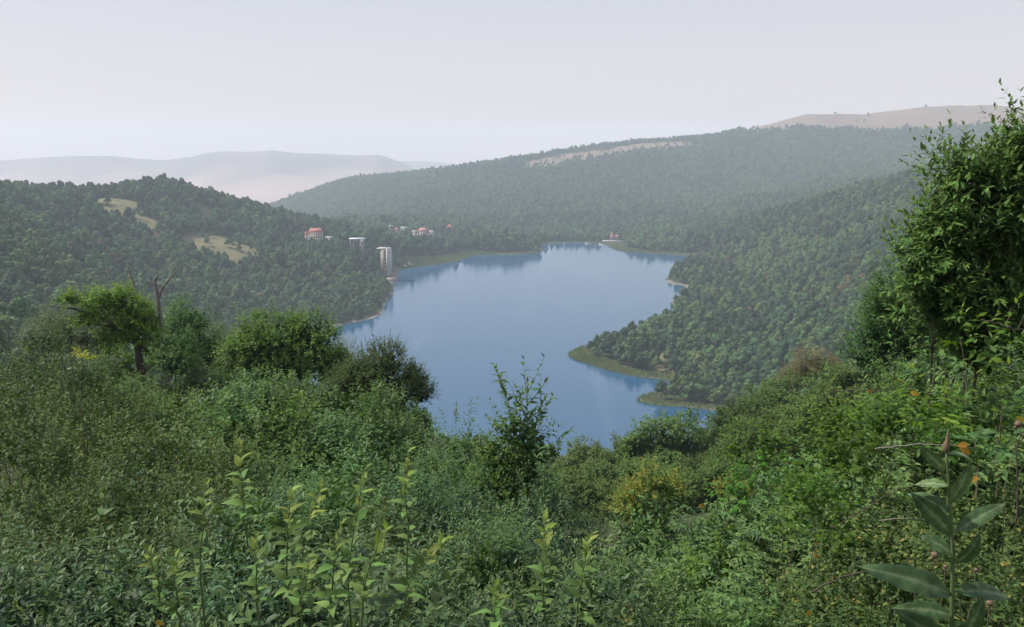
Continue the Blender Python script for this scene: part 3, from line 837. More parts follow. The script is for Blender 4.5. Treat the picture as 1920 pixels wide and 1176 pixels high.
def build_forest():
    kinds = forest_tree_meshes()
    x, y, z, sc, u, v = scatter_points()
    rg = np.random.default_rng(19)
    idx, col, shape = kind_index(x, y, z, rg)
    # which trees show: in the frame, above the foreground outline, not hidden by a nearer slope
    vis = (u > 5) & (u < 1915) & (v > 150) & (v < np.interp(u, FG_SKY[:, 0], FG_SKY[:, 1]) - 4)
    gx = np.linspace(0.08, 0.95, 34)
    top = z + 9 * sc
    for k in gx:
        cand = np.where(vis)[0]
        zz = CAM_Z + (top[cand] - CAM_Z) * k
        hh = height(x[cand] * k, y[cand] * k)
        block = (hh > zz) & (y[cand] * k > 60)
        vis[cand[block]] = False
    size = sc * F_PX / y
    order = np.argsort(-np.where(vis, size, 0))[:300]
    mine = np.zeros(len(x), bool); mine[order] = True
    print("forest trees", len(x), "visible", int(vis.sum()))
    tone_word = {0: "dark green", 1: "mid green", 2: "olive green", 3: "rust tinged"}
    shape_word = {0: "rounded", 1: "tall oval", 2: "broad spreading", 3: "narrow topped", 4: "uneven lobed", 5: "tall ragged"}
    spit_a = on_lake(1150, 660)
    for i in order:
        me, trunk, mk, si = kinds[idx[i]]
        if u[i] > 1500 and y[i] < 560:
            zone, grp = "on the steep right slope", "trees on the steep right slope"
        elif u[i] > 1000 and np.hypot(x[i] - spit_a[0], y[i] - spit_a[1]) < 60:
            zone, grp = "in the grove on the long reedy spit", "trees on the wooded spit"
        elif u[i] > 1000 and v[i] > 620:
            zone, grp = "in the wood behind the short reed spit", "trees behind the short spit"
        elif u[i] > 1000:
            zone, grp = "on the right slope above the long spit", "trees above the spits"
        elif u[i] > 480:
            zone, grp = "on the left bank close to the water", "trees on the left bank"
        elif v[i] > 520:
            zone, grp = "behind the forked dead tree", "trees low on the left hill"
        else:
            zone, grp = "high on the left hill", "trees high on the left hill"
        e = empty("forest_tree", (x[i], y[i], z[i]), rg.uniform(0, 6.28), (float(sc[i]) * rg.uniform(.9, 1.12), float(sc[i]) * rg.uniform(.9, 1.12), float(sc[i])))
        tag(e, f"{shape_word[si]} {tone_word[col[i]]} tree {zone}", "tree", grp)
        obj("crown", me, e); obj("trunk", trunk, e)
    # everything else: one object whose points carry the shared trees
    r = ~mine
    me = bpy.data.meshes.new("forest")
    P = np.stack([x, y, z], 1)[r].astype(np.float32)
    me.vertices.add(len(P)); me.vertices.foreach_set("co", P.ravel())
    a = me.attributes.new("pick", "INT", "POINT"); a.data.foreach_set("value", idx[r].astype(np.int32))
    a = me.attributes.new("turn", "FLOAT_VECTOR", "POINT")
    rot = np.zeros((len(P), 3), np.float32); rot[:, 2] = rg.uniform(0, 6.28, len(P)); rot[:, :2] = rg.normal(0, 0.05, (len(P), 2)); a.data.foreach_set("vector", rot.ravel())
    a = me.attributes.new("size", "FLOAT_VECTOR", "POINT")
    sv = np.repeat(sc[r][:, None], 3, 1) * rg.uniform(.82, 1.24, (len(P), 3)); a.data.foreach_set("vector", sv.astype(np.float32).ravel())
    lib = bpy.data.collections.new("forest_trees")   # not in the scene: only a library for the scatter
    for k, (cm, tm, mk, si) in enumerate(kinds):
        o = bpy.data.objects.new(f"crown_kind_{k:02d}", cm); lib.objects.link(o)
    ng = bpy.data.node_groups.new("forest scatter", "GeometryNodeTree")
    ng.interface.new_socket("Geometry", in_out="INPUT", socket_type="NodeSocketGeometry")
    ng.interface.new_socket("Geometry", in_out="OUTPUT", socket_type="NodeSocketGeometry")
    N, Lk = ng.nodes, ng.links
    gi, go = N.new("NodeGroupInput"), N.new("NodeGroupOutput")
    ci = N.new("GeometryNodeCollectionInfo"); ci.inputs["Collection"].default_value = lib
    ci.inputs["Separate Children"].default_value = True; ci.inputs["Reset Children"].default_value = True
    ip = N.new("GeometryNodeInstanceOnPoints"); ip.inputs["Pick Instance"].default_value = True
    def na(name, t):
        q = N.new("GeometryNodeInputNamedAttribute"); q.data_type = t; q.inputs["Name"].default_value = name; return q.outputs["Attribute"]
    Lk.new(gi.outputs[0], ip.inputs["Points"]); Lk.new(ci.outputs[0], ip.inputs["Instance"])
    Lk.new(na("pick", "INT"), ip.inputs["Instance Index"]); Lk.new(na("turn", "FLOAT_VECTOR"), ip.inputs["Rotation"]); Lk.new(na("size", "FLOAT_VECTOR"), ip.inputs["Scale"])
    Lk.new(ip.outputs[0], go.inputs[0])
    o = obj("forest", me)
    md = o.modifiers.new("scatter", "NODES"); md.node_group = ng
    tag(o, "dense forest covering the hills around the lake", kind="stuff")

def build_reeds():
    rg = np.random.default_rng(5)
    P = []
    for a, b, wd in reed_px:
        a, b = on_lake(*a), on_lake(*b)
        lo, hi = np.minimum(a, b) - wd - 12, np.maximum(a, b) + wd + 12
        n = int((hi - lo).prod() * 3.0)
        q = rg.uniform(lo, hi, (min(n, 60000), 2))
        d = lake_sdf(q[:, 0], q[:, 1]); bw = belt([(p_[0], p_[1], p_[2]) for p_ in reed_px], q[:, 0], q[:, 1])
        P.append(q[(d > -2.0) & (d < bw)])
    P = np.concatenate(P)
    if len(P) > 60000: P = P[rg.choice(len(P), 60000, False)]
    z = np.maximum(height(P[:, 0], P[:, 1]), -0.6)
    pos = np.column_stack([P, z])
    n = len(P)
    d = unit(np.column_stack([rg.normal(0, .16, (n, 2)), np.ones(n)]))
    nr = unit(rg.normal(0, 1, (n, 3)) * (1, 1, .2))
    rn = np.clip(0.5 + 0.6 * fbm(P[:, 0], P[:, 1], 14, 3, 77) + rg.normal(0, .15, n), 0, 1)
    v, f, rn, tp = leaves_mesh(pos, d, nr, rg.uniform(1.2, 2.3, n), rn, np.zeros(n), leaf_template(1, 0.09, 0, 0.1))
    m = leaf_mat("reed blades", [(0, (0.09, 0.14, 0.045)), (.5, (0.15, 0.185, 0.065)), (1, (0.22, 0.21, 0.10))], translucency=0.2, obj_var=0.01)
    o = obj("reeds", mesh_from("reeds", v, f, m, {"rnd": rn, "tip": tp}))
    tag(o, "belts of green and tan reeds along the lake shore", kind="stuff")

# ------------------------------------------------------------------ buildings and boats
M["white_wall"] = plain_mat("white plaster", (0.46, 0.42, 0.37), 0.8, 0.08, .8)
M["cream_wall"] = plain_mat("cream plaster", (0.48, 0.40, 0.33), 0.8, 0.1, .8)
M["pink_wall"] = plain_mat("pink plaster", (0.42, 0.29, 0.25), 0.8, 0.12, .8)
M["red_roof"] = plain_mat("red roof tiles", (0.44, 0.13, 0.10), 0.7, 0.2, 1.2)
M["orange_roof"] = plain_mat("orange roof tiles", (0.40, 0.17, 0.12), 0.7, 0.2, 1.2)
M["dark_glass"] = plain_mat("dark window glass", (0.02, 0.024, 0.03), 0.15, 0.1, 1)
M["concrete"] = plain_mat("pale concrete", (0.34, 0.30, 0.26), 0.9, 0.15, .6)
M["white_paint"] = plain_mat("white paint", (0.80, 0.80, 0.78), 0.4, 0.05, 2)
M["green_roof"] = plain_mat("pale green sheet roof", (0.36, 0.46, 0.36), 0.6, 0.1, 1)

def base_at(u, v, D):
    p = at(u, v, D); return p[0], D, p[2]

def build_buildings():
    px = lambda D: F_PX / D * 1.0
    # 1. red roofed hotel on the shoulder of the left hill
    D = 880; x, y, zb = base_at(590, 447, D); h = 13.5
    e = empty("hotel", (x, y, zb), R(12), .85); tag(e, "cream hotel with bright red hipped roof on the left hill shoulder", "building")
    MB().box(-8, 11, -5, 7, -14, 8.2).build("wall", M["cream_wall"], e)
    MB().box(-12.5, -8.003, -4, 5, -14, 6.2).build("wing", M["pink_wall"], e)
    r = MB().hip(-9, 12, -6.2, 8, 8.2, 13.2, .55).build("roof", M["red_roof"], e)
    MB().box(4, 5.4, 1, 2.2, 10, 14.2).build("chimney", M["cream_wall"], r)
    MB().hip(-13.2, -8.0, -4.8, 5.6, 6.2, 9.0, .3).build("wing_roof", M["red_roof"], e)
    for fl in range(2):
        for k in range(6):
            w = MB().box(-7 + 3 * k, -5.4 + 3 * k, -5.12, -4.9, 1.5 + 3.4 * fl, 3.4 + 3.4 * fl).build("window", M["dark_glass"], e)
            MB().box(-7.15 + 3 * k, -5.25 + 3 * k, -5.3, -4.95, 1.3 + 3.4 * fl, 1.48 + 3.4 * fl).build("sill", M["white_paint"], w)
    buildings_clear.append((570, 608, 441, D))
    # small white terrace roof beside it
    x, y, zb = base_at(617, 447, 875)
    e = empty("shed", (x, y, zb), R(5)); tag(e, "small white flat roofed shed beside the red roofed hotel", "shed")
    MB().box(-3, 3, -2, 2, -8, 1.3).build("wall", M["cream_wall"], e)
    MB().box(-3.8, 3.8, -2.6, 2.6, 1.3, 1.9).build("roof", M["white_paint"], e)
    buildings_clear.append((612, 623, 446, 875))
    # 2. white flat roofed pavilion
    D = 865; x, y, zb = base_at(670, 461, D)
    e = empty("pavilion", (x, y, zb), R(6)); tag(e, "long white flat roofed pavilion on pillars above the tower block", "pavilion")
    MB().box(-8.5, 9, -3, 4, 7.4, 8.4).build("roof", M["white_paint"], e)
    MB().box(3.6, 7.2, -2.8, 3.4, -6, 7.4).build("wall", M["white_wall"], e)
    MB().box(-8, 3.55, -1, 3, 4.9, 7.4).build("back_wall", M["concrete"], e)
    for k in range(4):
        MB().box(-7.6 + 3.4 * k, -7.0 + 3.4 * k, -2.5, -1.9, -6, 7.4).build("pillar", M["white_wall"], e)
    MB().box(4.3, 6.4, -2.92, -2.7, 2.2, 4.6).build("window", M["dark_glass"], e)
    buildings_clear.append((655, 668, 448, D)); buildings_clear.append((674, 683, 458, D))
    # 3. tall pale block at the water
    D = 820; x, y, zb = base_at(723, 512, D)
    e = empty("tower_block", (x, y, zb), R(-14), (.86, .86, .96)); tag(e, "tall pale concrete block with a column of dark windows at the water", "building")
    H = 26.5
    MB().box(-4.2, 3.2, -4, 7, -2, H).build("wall", M["concrete"], e)
    MB().box(3.203, 6.0, -4.8, 7, -2, H + 1.2).build("stair_tower", M["white_wall"], e)
    MB().box(-9.0, 3.6, -4.9, 7.5, H, H + 1.1).build("roof", M["white_wall"], e)
    for k in range(6):
        w = MB().box(0.3, 2.7, -4.15, -3.9, 2.0 + 4.0 * k, 4.9 + 4.0 * k).build("window", M["dark_glass"], e)
        MB().box(0.1, 2.9, -4.4, -3.95, 1.75 + 4.0 * k, 1.98 + 4.0 * k).build("sill", M["white_wall"], w)
    buildings_clear.append((702, 719, 486, D)); buildings_clear.append((719, 728, 502, D)); buildings_clear.append((728, 738, 516, D))
    # its terrace on the shore
    x, y, zb = base_at(736, 508, 815)
    e = empty("terrace", (x, y, 0.2), R(-10)); tag(e, "low pink walled terrace at the foot of the tower block", "terrace")
    MB().box(-5, 4, -7, 6, -1, 2.6).build("wall", M["pink_wall"], e)
    MB().box(-5.4, 4.4, -7.4, 6.4, 2.6, 3.0).build("deck", M["concrete"], e)
    MB().box(-2, 3.4, 0, 5, 3.0, 6.0).build("hut", M["pink_wall"], e)
    MB().hip(-2.5, 3.9, -.6, 5.6, 6.0, 7.6, .4).build("roof", M["orange_roof"], e)
    buildings_clear.append((730, 745, 520, 815))
    # 4. wide house with red centre roof and pale wings
    D = 1180; x, y, zb = base_at(793, 440, D)
    e = empty("villa", (x, y, zb), 0); tag(e, "wide villa with orange red centre roof and pale side wings", "house")
    MB().box(-8, 8, -5, 6, -8, 5).build("wall", M["cream_wall"], e)
    MB().hip(-9.5, 9.5, -6.5, 7.5, 5, 10.5, .35).build("roof", M["orange_roof"], e)
    for s in (-1, 1):
        a, b = sorted((s * 8.003, s * 17.5))
        MB().box(a, b, -4, 5, -8, 3.4).build("wing", M["white_wall"], e)
        MB().hip(min(a, b) - .6, max(a, b) + .6, -4.8, 5.8, 3.4 if s < 0 else 3.41, 6.4, .5).build("wing_roof", M["concrete"], e)
    for k in range(4):
        MB().box(-6.4 + 3.6 * k, -4.4 + 3.6 * k, -5.15, -4.9, 1.2, 3.6).build("window", M["dark_glass"], e)
    buildings_clear.append((771, 816, 438, D))
    # 5. small houses in the wood
    for u, v, D, w, h, rm, wm, lab in [(843, 430, 1230, 3.6, 4.4, "red_roof", "pink_wall", "small house with steep red roof right of the wide villa"),
                                       (744, 434, 1200, 3.0, 2.6, "orange_roof", "pink_wall", "tiny pink walled house in the wood left of the wide villa"),
                                       (757, 431, 1210, 5.0, 1.8, "green_roof", "white_wall", "low house with pale green roof beside the wide villa"),
                                       (733, 428, 1240, 3.4, 1.6, "green_roof", "white_wall", "small pale roofed house at the wood's upper edge"),
                                       (381, 404, 870, 5.2, 1.4, "white_paint", "cream_wall", "lone low house with white roof high on the left hill")]:
        x, y, zb = base_at(u, v, D)
        e = empty("cottage", (x, y, zb), R(8)); tag(e, lab, "house")
        MB().box(-w, w, -3, 3, -8, 3.0).build("wall", M[wm], e)
        MB().hip(-w - .7, w + .7, -3.8, 3.8, 3.0, 3.0 + h, .35 if h > 2 else .7).build("roof", M[rm], e)
        for k in (-1, 1):
            MB().box(k * w * .5 - .6, k * w * .5 + .6, -3.12, -2.9, 1.0, 2.3).build("window", M["dark_glass"], e)
        buildings_clear.append((u - w * px(D) - 1, u + w * px(D) + 1, v - 1, D))
    # 6. pink lakeside restaurant at the far end, with its deck
    D = 1172; x, y, zb = base_at(1152, 456, D)
    e = empty("lakeside_house", (x, y, 0.6), R(-4), .85); tag(e, "pink two gabled lakeside house on the far shore", "house")
    MB().box(-7.5, -.5, -3, 5, -1, 7.5).build("wall", M["pink_wall"], e)
    MB().box(-.497, 8, -2, 5, -1, 4.6).build("wing", M["pink_wall"], e)
    MB().hip(-8.2, .1, -3.7, 5.7, 7.5, 12.5, .12).build("roof", M["orange_roof"], e)
    MB().hip(-.3, 8.7, -2.7, 5.7, 4.6, 8.4, .3).build("wing_roof", M["orange_roof"], e)
    for k in range(3):
        MB().box(-6.6 + 2.1 * k, -5.4 + 2.1 * k, -3.15, -2.9, 3.0, 5.2).build("window", M["dark_glass"], e)
    for k in range(2):
        MB().box(1.4 + 3.4 * k, 3.2 + 3.4 * k, -2.15, -1.9, 1.4, 3.4).build("window", M["dark_glass"], e)
    x2, _, _ = base_at(1150, 456, 1152)
    e = empty("deck", (x2, 1152, 0.5), R(-2)); tag(e, "long white railed deck along the far shore before the pink house", "deck")
    MB().box(-16, 14, -2, 2, .4, .8).build("platform", M["white_paint"], e)
    MB().box(-16, 14, -1.9, -1.7, 1.7, 1.9).build("rail", M["white_paint"], e)
    for k in range(11):
        MB().box(-15.8 + 2.9 * k, -15.6 + 2.9 * k, -1.9, -1.7, -1.4, 1.7).build("post", M["white_paint"], e)
    buildings_clear.append((1128, 1168, 455, D))
    # boats
    def boat(u, v, lab, s=1.0, rz=0.0, cabin=False):
        q = on_lake(u, v)
        e = empty("boat", (q[0], q[1], max(0.05, float(height(q[0], q[1])) + .05)), rz, s); tag(e, lab, "boat", "white boats by the shore")
        t = np.linspace(0, 1, 9); hw = 1.0 * np.interp(t, [0, .15, .6, 1], [.7, 1, .9, .03])
        vs, fs = [], []
        for tt, w in zip(t, hw):
            yy = -2.8 + 5.6 * tt; sh = .25 * tt * tt
            vs += [(-w, yy, .75 + sh), (-w * .6, yy, -.1), (w * .6, yy, -.1), (w, yy, .75 + sh), (w * .85, yy, .7 + sh), (w * .5, yy, .2), (-w * .5, yy, .2), (-w * .85, yy, .7 + sh)]
        for i in range(8):
            for k in range(8):
                a, b = i * 8 + k, i * 8 + (k + 1) % 8
                fs += [(a, b, b + 8), (a, b + 8, a + 8)]
        fs += [(0, k, k + 1) for k in range(1, 7)]
        MB().add(vs, fs).build("hull", M["white_paint"], e)
        for yy in (-1.4, 0.4):
            MB().box(-.8, .8, yy, yy + .35, .45, .55).build("seat", M["bark"], e)
        if cabin:
            MB().box(-1.0, 1.0, -1.0, 1.4, 2.0, 2.15).build("canopy", M["white_paint"], e)
            for sx in (-.9, .85):
                for sy in (-.95, 1.3):
                    MB().box(sx, sx + .06, sy, sy + .06, .6, 2.0).build("canopy_post", M["white_paint"], e)
    boat(1101, 457.5, "white canopied boat moored off the far shore left of the deck", 1.2, R(80), True)
    boat(1126, 459, "open white boat moored at the left end of the deck", 1.0, R(60))
    boat(757, 501.5, "white boat pulled up on the beach, nearest the tower block", 1.2, R(75))
    boat(768, 499.5, "white canopied boat on the beach, right of the one by the tower block", 1.2, R(95), True)

build_buildings()
build_forest()
build_reeds()

# ------------------------------------------------------------------ plants near the viewpoint
def px_lobes(D, u0, v0, lobes, dy=1.0):
    """lobes given as photo outlines (u, v, half width, half height[, metres further]) around (u0, v0) at distance D"""
    k = D / F_PX
    return [(((a - u0) * k, (q[4] if len(q) > 4 else 0.0), (v0 - b) * k), (q[2] * k, max(q[2], q[3]) * k * dy, q[3] * k)) for q in lobes for a, b in [(q[0], q[1])]]

def single(name, label, cat, seed, D, u0, v0, lobes, mat, group=None, **kw):
    """one plant whose lobes sit where the photo shows them"""
    lb = px_lobes(D, u0, v0, lobes)
    fol, st, top = plant_meshes(name.replace("_", " "), seed, lb, mat, **kw)
    p = at(u0, v0, D)
    e = empty(name, p); tag(e, label, cat, group)
    f = obj("foliage", fol, e); f["kind"] = "stuff"
    obj("stem", st, e)
    return e

def mound(rg, Rm, tall=1.0):
    """lobes of a rounded bush, Rm its radius: a top, a shoulder ring and a skirt"""
    lb = [((0, 0, 0), (Rm * .55, Rm * .55, Rm * .55 * tall))]
    for k in range(5):
        a = k * 1.257 + rg.uniform(-.3, .3); q = Rm * rg.uniform(.5, .68); r = Rm * rg.uniform(.38, .52)
        lb.append(((q * math.cos(a), q * math.sin(a), -Rm * tall * rg.uniform(.25, .6)), (r, r, r * 1.15 * tall)))
    for k in range(6):
        a = k * 1.047 + rg.uniform(-.3, .3); q = Rm * rg.uniform(.66, .85); r = Rm * rg.uniform(.36, .48)
        lb.append(((q * math.cos(a), q * math.sin(a), -Rm * tall * rg.uniform(.9, 1.25)), (r, r, r * 1.3 * tall)))
    return lb

def mounds(name, seed, n, Rm, mat, tall=1.0, **kw):
    return [plant_meshes(name, seed + i, mound(np.random.default_rng(seed + i), Rm, tall), mat, zmin=-0.75, **kw) for i in range(n)]

K = {}
K["willow"] = mounds("willow", 200, 3, .62, M["willow"], 1.0, n_shoots=360, shoot_len=.36, nleaf=15, leaf_len=.066, lod=3, w=.165, up=.75, spread=58, droop=.10, fill=.3, stems=9, stem_r=.010, depth=2.2, stem_mat=M["twig"], spikes=3, spike_len=.38, jitter=.14)
K["willow_far"] = mounds("willow", 220, 3, 1.05, M["willow"], 1.0, n_shoots=600, shoot_len=.44, nleaf=15, leaf_len=.080, lod=2, w=.18, up=.7, spread=56, droop=.12, fill=.3, stems=9, stem_r=.014, depth=3, stem_mat=M["twig"], spikes=4, spike_len=.45, jitter=.15)
K["small_leaf"] = mounds("small leaf shrub", 240, 3, 1.25, M["olive_leaf"], 1.1, n_shoots=900, shoot_len=.42, nleaf=13, leaf_len=.064, lod=2, w=.22, up=.6, spread=55, droop=.05, fill=.28, stems=9, stem_r=.016, depth=3.5, spikes=8, spike_len=.5)
K["ash"] = mounds("fresh green shrub", 260, 3, 1.5, M["ash"], 1.05, n_shoots=620, shoot_len=.55, nleaf=13, leaf_len=.125, lod=2, w=.19, up=.65, spread=60, droop=.2, fill=.3, stems=8, stem_r=.018, depth=3.5, spikes=7, spike_len=.55, jitter=.16)
K["hazel"] = [plant_meshes("hazel", 280 + i, [((0, 0, 0), (1.4, 1.3, 1.0)), ((1.0, -.4, -.6), (1.1, 1.1, .9)), ((-1.0, .3 * i, -.5), (1.2, 1.1, .9))], M["deep" if i == 0 else "ash"],
                           400, .55, 11, .16, 2, .32, up=.25, spread=65, droop=.35, fill=.25, stems=7, stem_r=.04, depth=5) for i in range(2)]
K["compound"] = [mounds("compound leaved shrub", 300 + i, 1, .95, M["ash" if i != 1 else "bright"], .95, n_shoots=430, shoot_len=.42, nleaf=13, leaf_len=.10, lod=3, w=.20, up=.2, spread=72, droop=.28, flat=True, fill=.3, stems=5, stem_r=.010, depth=2.5, stem_mat=M["twig"], bendv=-.25)[0] for i in range(3)]
M["maple"] = leaf_mat("vivid green maple leaves", g3((0.058, 0.128, 0.016)), tip=(0.10, 0.18, 0.02), translucency=0.35)
K["maple"] = [plant_meshes("maple", 320 + i, [((0, 0, 0), (.75, .7, .36)), ((.5, -.2, -.22), (.55, .5, .32)), ((-.5, .2, -.2), (.6, .5, .3))], M["maple"],
                           150, .40, 7, .085, 2, .3, up=.2, spread=75, droop=.3, flat=True, fill=.15, stems=4, stem_r=.010, depth=2.5, tmpl=maple_template()) for i in range(2)]
K["thicket"] = [plant_meshes("thicket", 340 + i, [((0, 0, 0), (.55, .5, .45)), ((.35, -.1, -.3), (.45, .45, .4)), ((-.35, .2 * i, -.3), (.45, .45, .4))], M["thicket"],
                             240, .30, 13, .044, 2, .30, up=.35, spread=65, droop=.15, fill=.3, stems=9, stem_r=.010, depth=2, stem_mat=M["twig"], spikes=6, spike_len=.35) for i in range(3)]
K["olive_tree"] = [plant_meshes("olive green tree", 360 + i, [((0, 0, 0), (2.3, 2.2, 2.4)), ((1.9, -.6 * i, -1.7), (1.9, 1.9, 2.0)), ((-1.9, .5, -1.9), (2.0, 1.9, 2.0)), ((.2, -1.6, -2.8), (2.3, 1.9, 2.3)), ((1.2, .8, -.6), (1.6, 1.6, 1.6))], M["oliv_tree"],
                                1500, .62, 9, .27, 2, .30, clump=-.5, hollow=.2, up=.45, spread=60, droop=.1, fill=.25, stems=8, stem_r=.12, depth=7) for i in range(3)]

rgp = np.random.default_rng(77)
def landmark(u):
    for lim, word in [(150, "below the olive bushes"), (330, "below the spreading tree"), (520, "below the round oak"), (700, "behind the young shoots"),
                      (860, "below the dark spiky bush"), (1060, "below the sapling"), (1250, "right of the sapling"), (1450, "below the yellowing bush"), (9999, "near the broad leaved plant")]:
        if u < lim:
            return word

def row(kinds, name, lab, cat, D, us, v, group, dv=25, du=30, s=(0.85, 1.15), dD=0.10, skip=0.0):
    for i, u in enumerate(us):
        if rgp.uniform() < skip:
            continue
        vv = float(np.interp(u, *zip(*v))) if isinstance(v, (list, tuple)) else v
        uu = u + rgp.uniform(-du, du)
        k = kinds[int(rgp.integers(0, len(kinds)))]
        sc_ = float(rgp.uniform(*s))
        place(k, name, lab.format(landmark(uu)), cat, uu, vv + rgp.uniform(-dv, dv), D * (1 + rgp.uniform(-dD, dD)), rgp.uniform(0, 6.28), sc_, group)

W = ("willow_shrub", "shrub")
lab_w = "{} willow shrub with narrow leaves {}"
row(K["willow"], W[0], "dark green willow shrub right at the bottom {}", W[1], 3.2, range(20, 1330, 330), [(0, 1110), (700, 1130), (1300, 1105)], "front row willow shrubs", s=(.7, .9), dv=25, du=50)
row(K["willow"], W[0], "green willow shrub in the front thicket {}", W[1], 4.5, range(-60, 1350, 290), [(0, 1005), (600, 1020), (1000, 1030), (1300, 1060)], "second row willow shrubs", s=(.9, 1.1), dv=28, du=45)
row(K["willow"], W[0], "shaded willow shrub in mid thicket {}", W[1], 5.8, range(100, 1250, 290), [(0, 950), (600, 955), (1000, 965), (1300, 1030)], "third row willow shrubs", s=(1.0, 1.2), dv=22, du=45)
row(K["willow_far"], W[0], "rounded silvery willow shrub further down the slope {}", W[1], 8.2, range(230, 1250, 290), [(0, 880), (400, 868), (800, 880), (1240, 975)], "fourth row willow shrubs", dv=20, du=40, s=(.85, 1.1))
row(K["willow_far"], W[0], "pale silvery willow shrub behind the thicket {}", W[1], 10.8, range(860, 1150, 190), [(0, 820), (500, 825), (800, 862), (1150, 925)], "fifth row willow shrubs", dv=22, du=40, s=(.85, 1.1))
row(K["ash"], "green_shrub", "big rounded fresh green shrub {}", "shrub", 14, range(420, 1060, 235), [(400, 772), (700, 768), (880, 800), (1000, 850), (1120, 905)], "fresh green shrubs mid slope", s=(.95, 1.15), dv=16)
row(K["ash"], "green_shrub", "light green shrub at the thicket's upper edge {}", "shrub", 19, range(500, 900, 185), [(400, 745), (600, 730), (750, 722), (830, 740), (890, 775)], "fresh green shrubs upper edge", dv=10, s=(.85, 1.05))
row(K["hazel"], "hazel_bush", "deep green bush under the oak and dark bush {}", "bush", 31, range(330, 800, 80), [(330, 690), (560, 695), (700, 720), (790, 740)], "deep bushes under the oak", dv=10)
row(K["hazel"], "hazel_bush", "bright hazel bush {}", "bush", 24, range(230, 700, 75), [(230, 715), (350, 705), (480, 700), (600, 705), (690, 730)], "hazel bushes below the trees", dv=10)
row(K["hazel"], "hazel_bush", "deep green hazel bush behind the front thicket {}", "bush", 20, range(200, 640, 100), [(200, 750), (620, 755)], "hazel bushes above the thicket", dv=10)
for i, (u, v, D, k, nm, lab, s_) in enumerate([(120, 1060, 4.0, "thicket", "leafy_bush", "fine leaved lighter bush low at the thicket's left end", 1.2), (250, 960, 5.4, "small_leaf", "small_leaf_bush", "small leaved bush standing among the willows left of the shoots", .5),
        (905, 960, 5.6, "ash", "green_shrub", "fresh green shrub between the willows under the straight sapling", .42), (1180, 1010, 5.6, "ash", "green_shrub", "broad green shrub at the willow thicket's right end", .5), (740, 900, 7.4, "small_leaf", "small_leaf_bush", "olive small leaved bush in the middle of the willow thicket", .7),
        (455, 905, 7.0, "compound", "ash_shrub", "feathered green shrub behind the tall central shoots", .8), (1075, 1120, 3.6, "thicket", "leafy_bush", "fine leaved bush at the bottom right of the pale tipped shoot", 1.1), (620, 850, 9.5, "ash", "green_shrub", "upright fresh green shrub in the thicket behind the central shoots", .8)]):
    place(K[k][i % len(K[k])], nm, lab, "shrub", u, v, D, i * 1.4, s_)
M["broad"] = leaf_mat("broad willow leaves", g3((0.042, 0.088, 0.034), .45, 2.0), tip=(0.13, 0.19, 0.05), back=(0.09, 0.135, 0.08), spec=.25, rough=.5)
K["broad"] = mounds("broad leaved willow", 390, 2, .58, M["broad"], 1.1, n_shoots=170, shoot_len=.42, nleaf=11, leaf_len=.105, lod=3, w=.27, up=.95, spread=62, droop=.22, fill=.2, stems=8, stem_r=.009, depth=2.2, stem_mat=M["twig"], spikes=6, spike_len=.45, jitter=.14)
for i, (u, v, D, s_, w) in enumerate([(470, 1055, 3.7, .9, "left of the central shoots"), (660, 1020, 3.9, 1.0, "behind the central shoots"), (800, 1085, 3.5, .9, "right of the central shoots"), (560, 1130, 3.1, .75, "at the bottom beneath the central shoots"), (960, 1100, 3.5, .85, "under the pale tipped upright shoot"), (180, 1000, 4.8, 1.0, "alone at the thicket's left")]):
    place(K["broad"][i % 2], "broad_leaved_willow", f"dark willow bush with broad leaves {w}", "shrub", u, v, D, i * 2.2, s_, "broad leaved willows in the front")
# olive-green bushes at the left edge
row(K["small_leaf"], "small_leaf_bush", "tall olive green bush with tiny leaves, upper bank {}", "bush", 14.5, [-60, 65, 190], [(0, 592), (110, 612), (230, 655)], "olive bushes upper bank", dv=10)
row(K["small_leaf"], "small_leaf_bush", "olive green bush with tiny leaves, middle bank {}", "bush", 10.8, [-20, 150, 300], [(0, 690), (150, 715), (300, 770)], "olive bushes middle bank")
row(K["small_leaf"], "small_leaf_bush", "shaded olive green bush with tiny leaves, lower bank {}", "bush", 7.6, [-20, 170], [(0, 810), (150, 835), (300, 860)], "olive bushes lower bank")
row(K["small_leaf"], "small_leaf_bush", "dark olive bush with tiny leaves low on the bank {}", "bush", 5.6, [-90, 60], 940, "olive bushes low bank", s=(.7, .8))
# dull olive trees between the thicket and the water
for i, (u, v, D, s) in enumerate([(1098, 830, 66, .62), (1180, 822, 64, .8), (1255, 783, 62, 1.15), (1388, 762, 64, .85), (1440, 742, 66, 1.0), (1140, 862, 56, .72), (1215, 868, 54, .8), (1315, 862, 54, .7),
                                  (1400, 822, 52, .8), (1090, 890, 46, .55), (1170, 905, 44, .6), (1270, 885, 44, .7), (1365, 872, 44, .7), (1480, 715, 70, .95), (1440, 790, 50, .8), (1580, 690, 66, .9), (1640, 680, 50, .8), (1540, 740, 52, .85)]):
    w = ["farthest, at the water's edge", "left of the round crowned one", "round crowned and outlined against the water", "left half against the dark inlet", "rising above the inlet's end", "below the one at the water's edge",
         "in front of the round crowned one", "low, right of the round crowned one", "in the dip beneath the inlet", "lowest, beside the sapling", "above the yellowing bush, shaded", "between the two yellowing bushes", "behind the small orange bush",
         "next to the bronzed tree", "in front of the bronzed tree's neighbour", "right of the bronzed tree", "under the pale willow tree", "below the bronzed tree"][i]
    place(K["olive_tree"][i % 3], "olive_green_tree", f"dull olive green tree, {w}", "tree", u, v - 6, D, i * 1.3, s * 1.22, "dull olive trees above the inlet", "trunk", "crown")
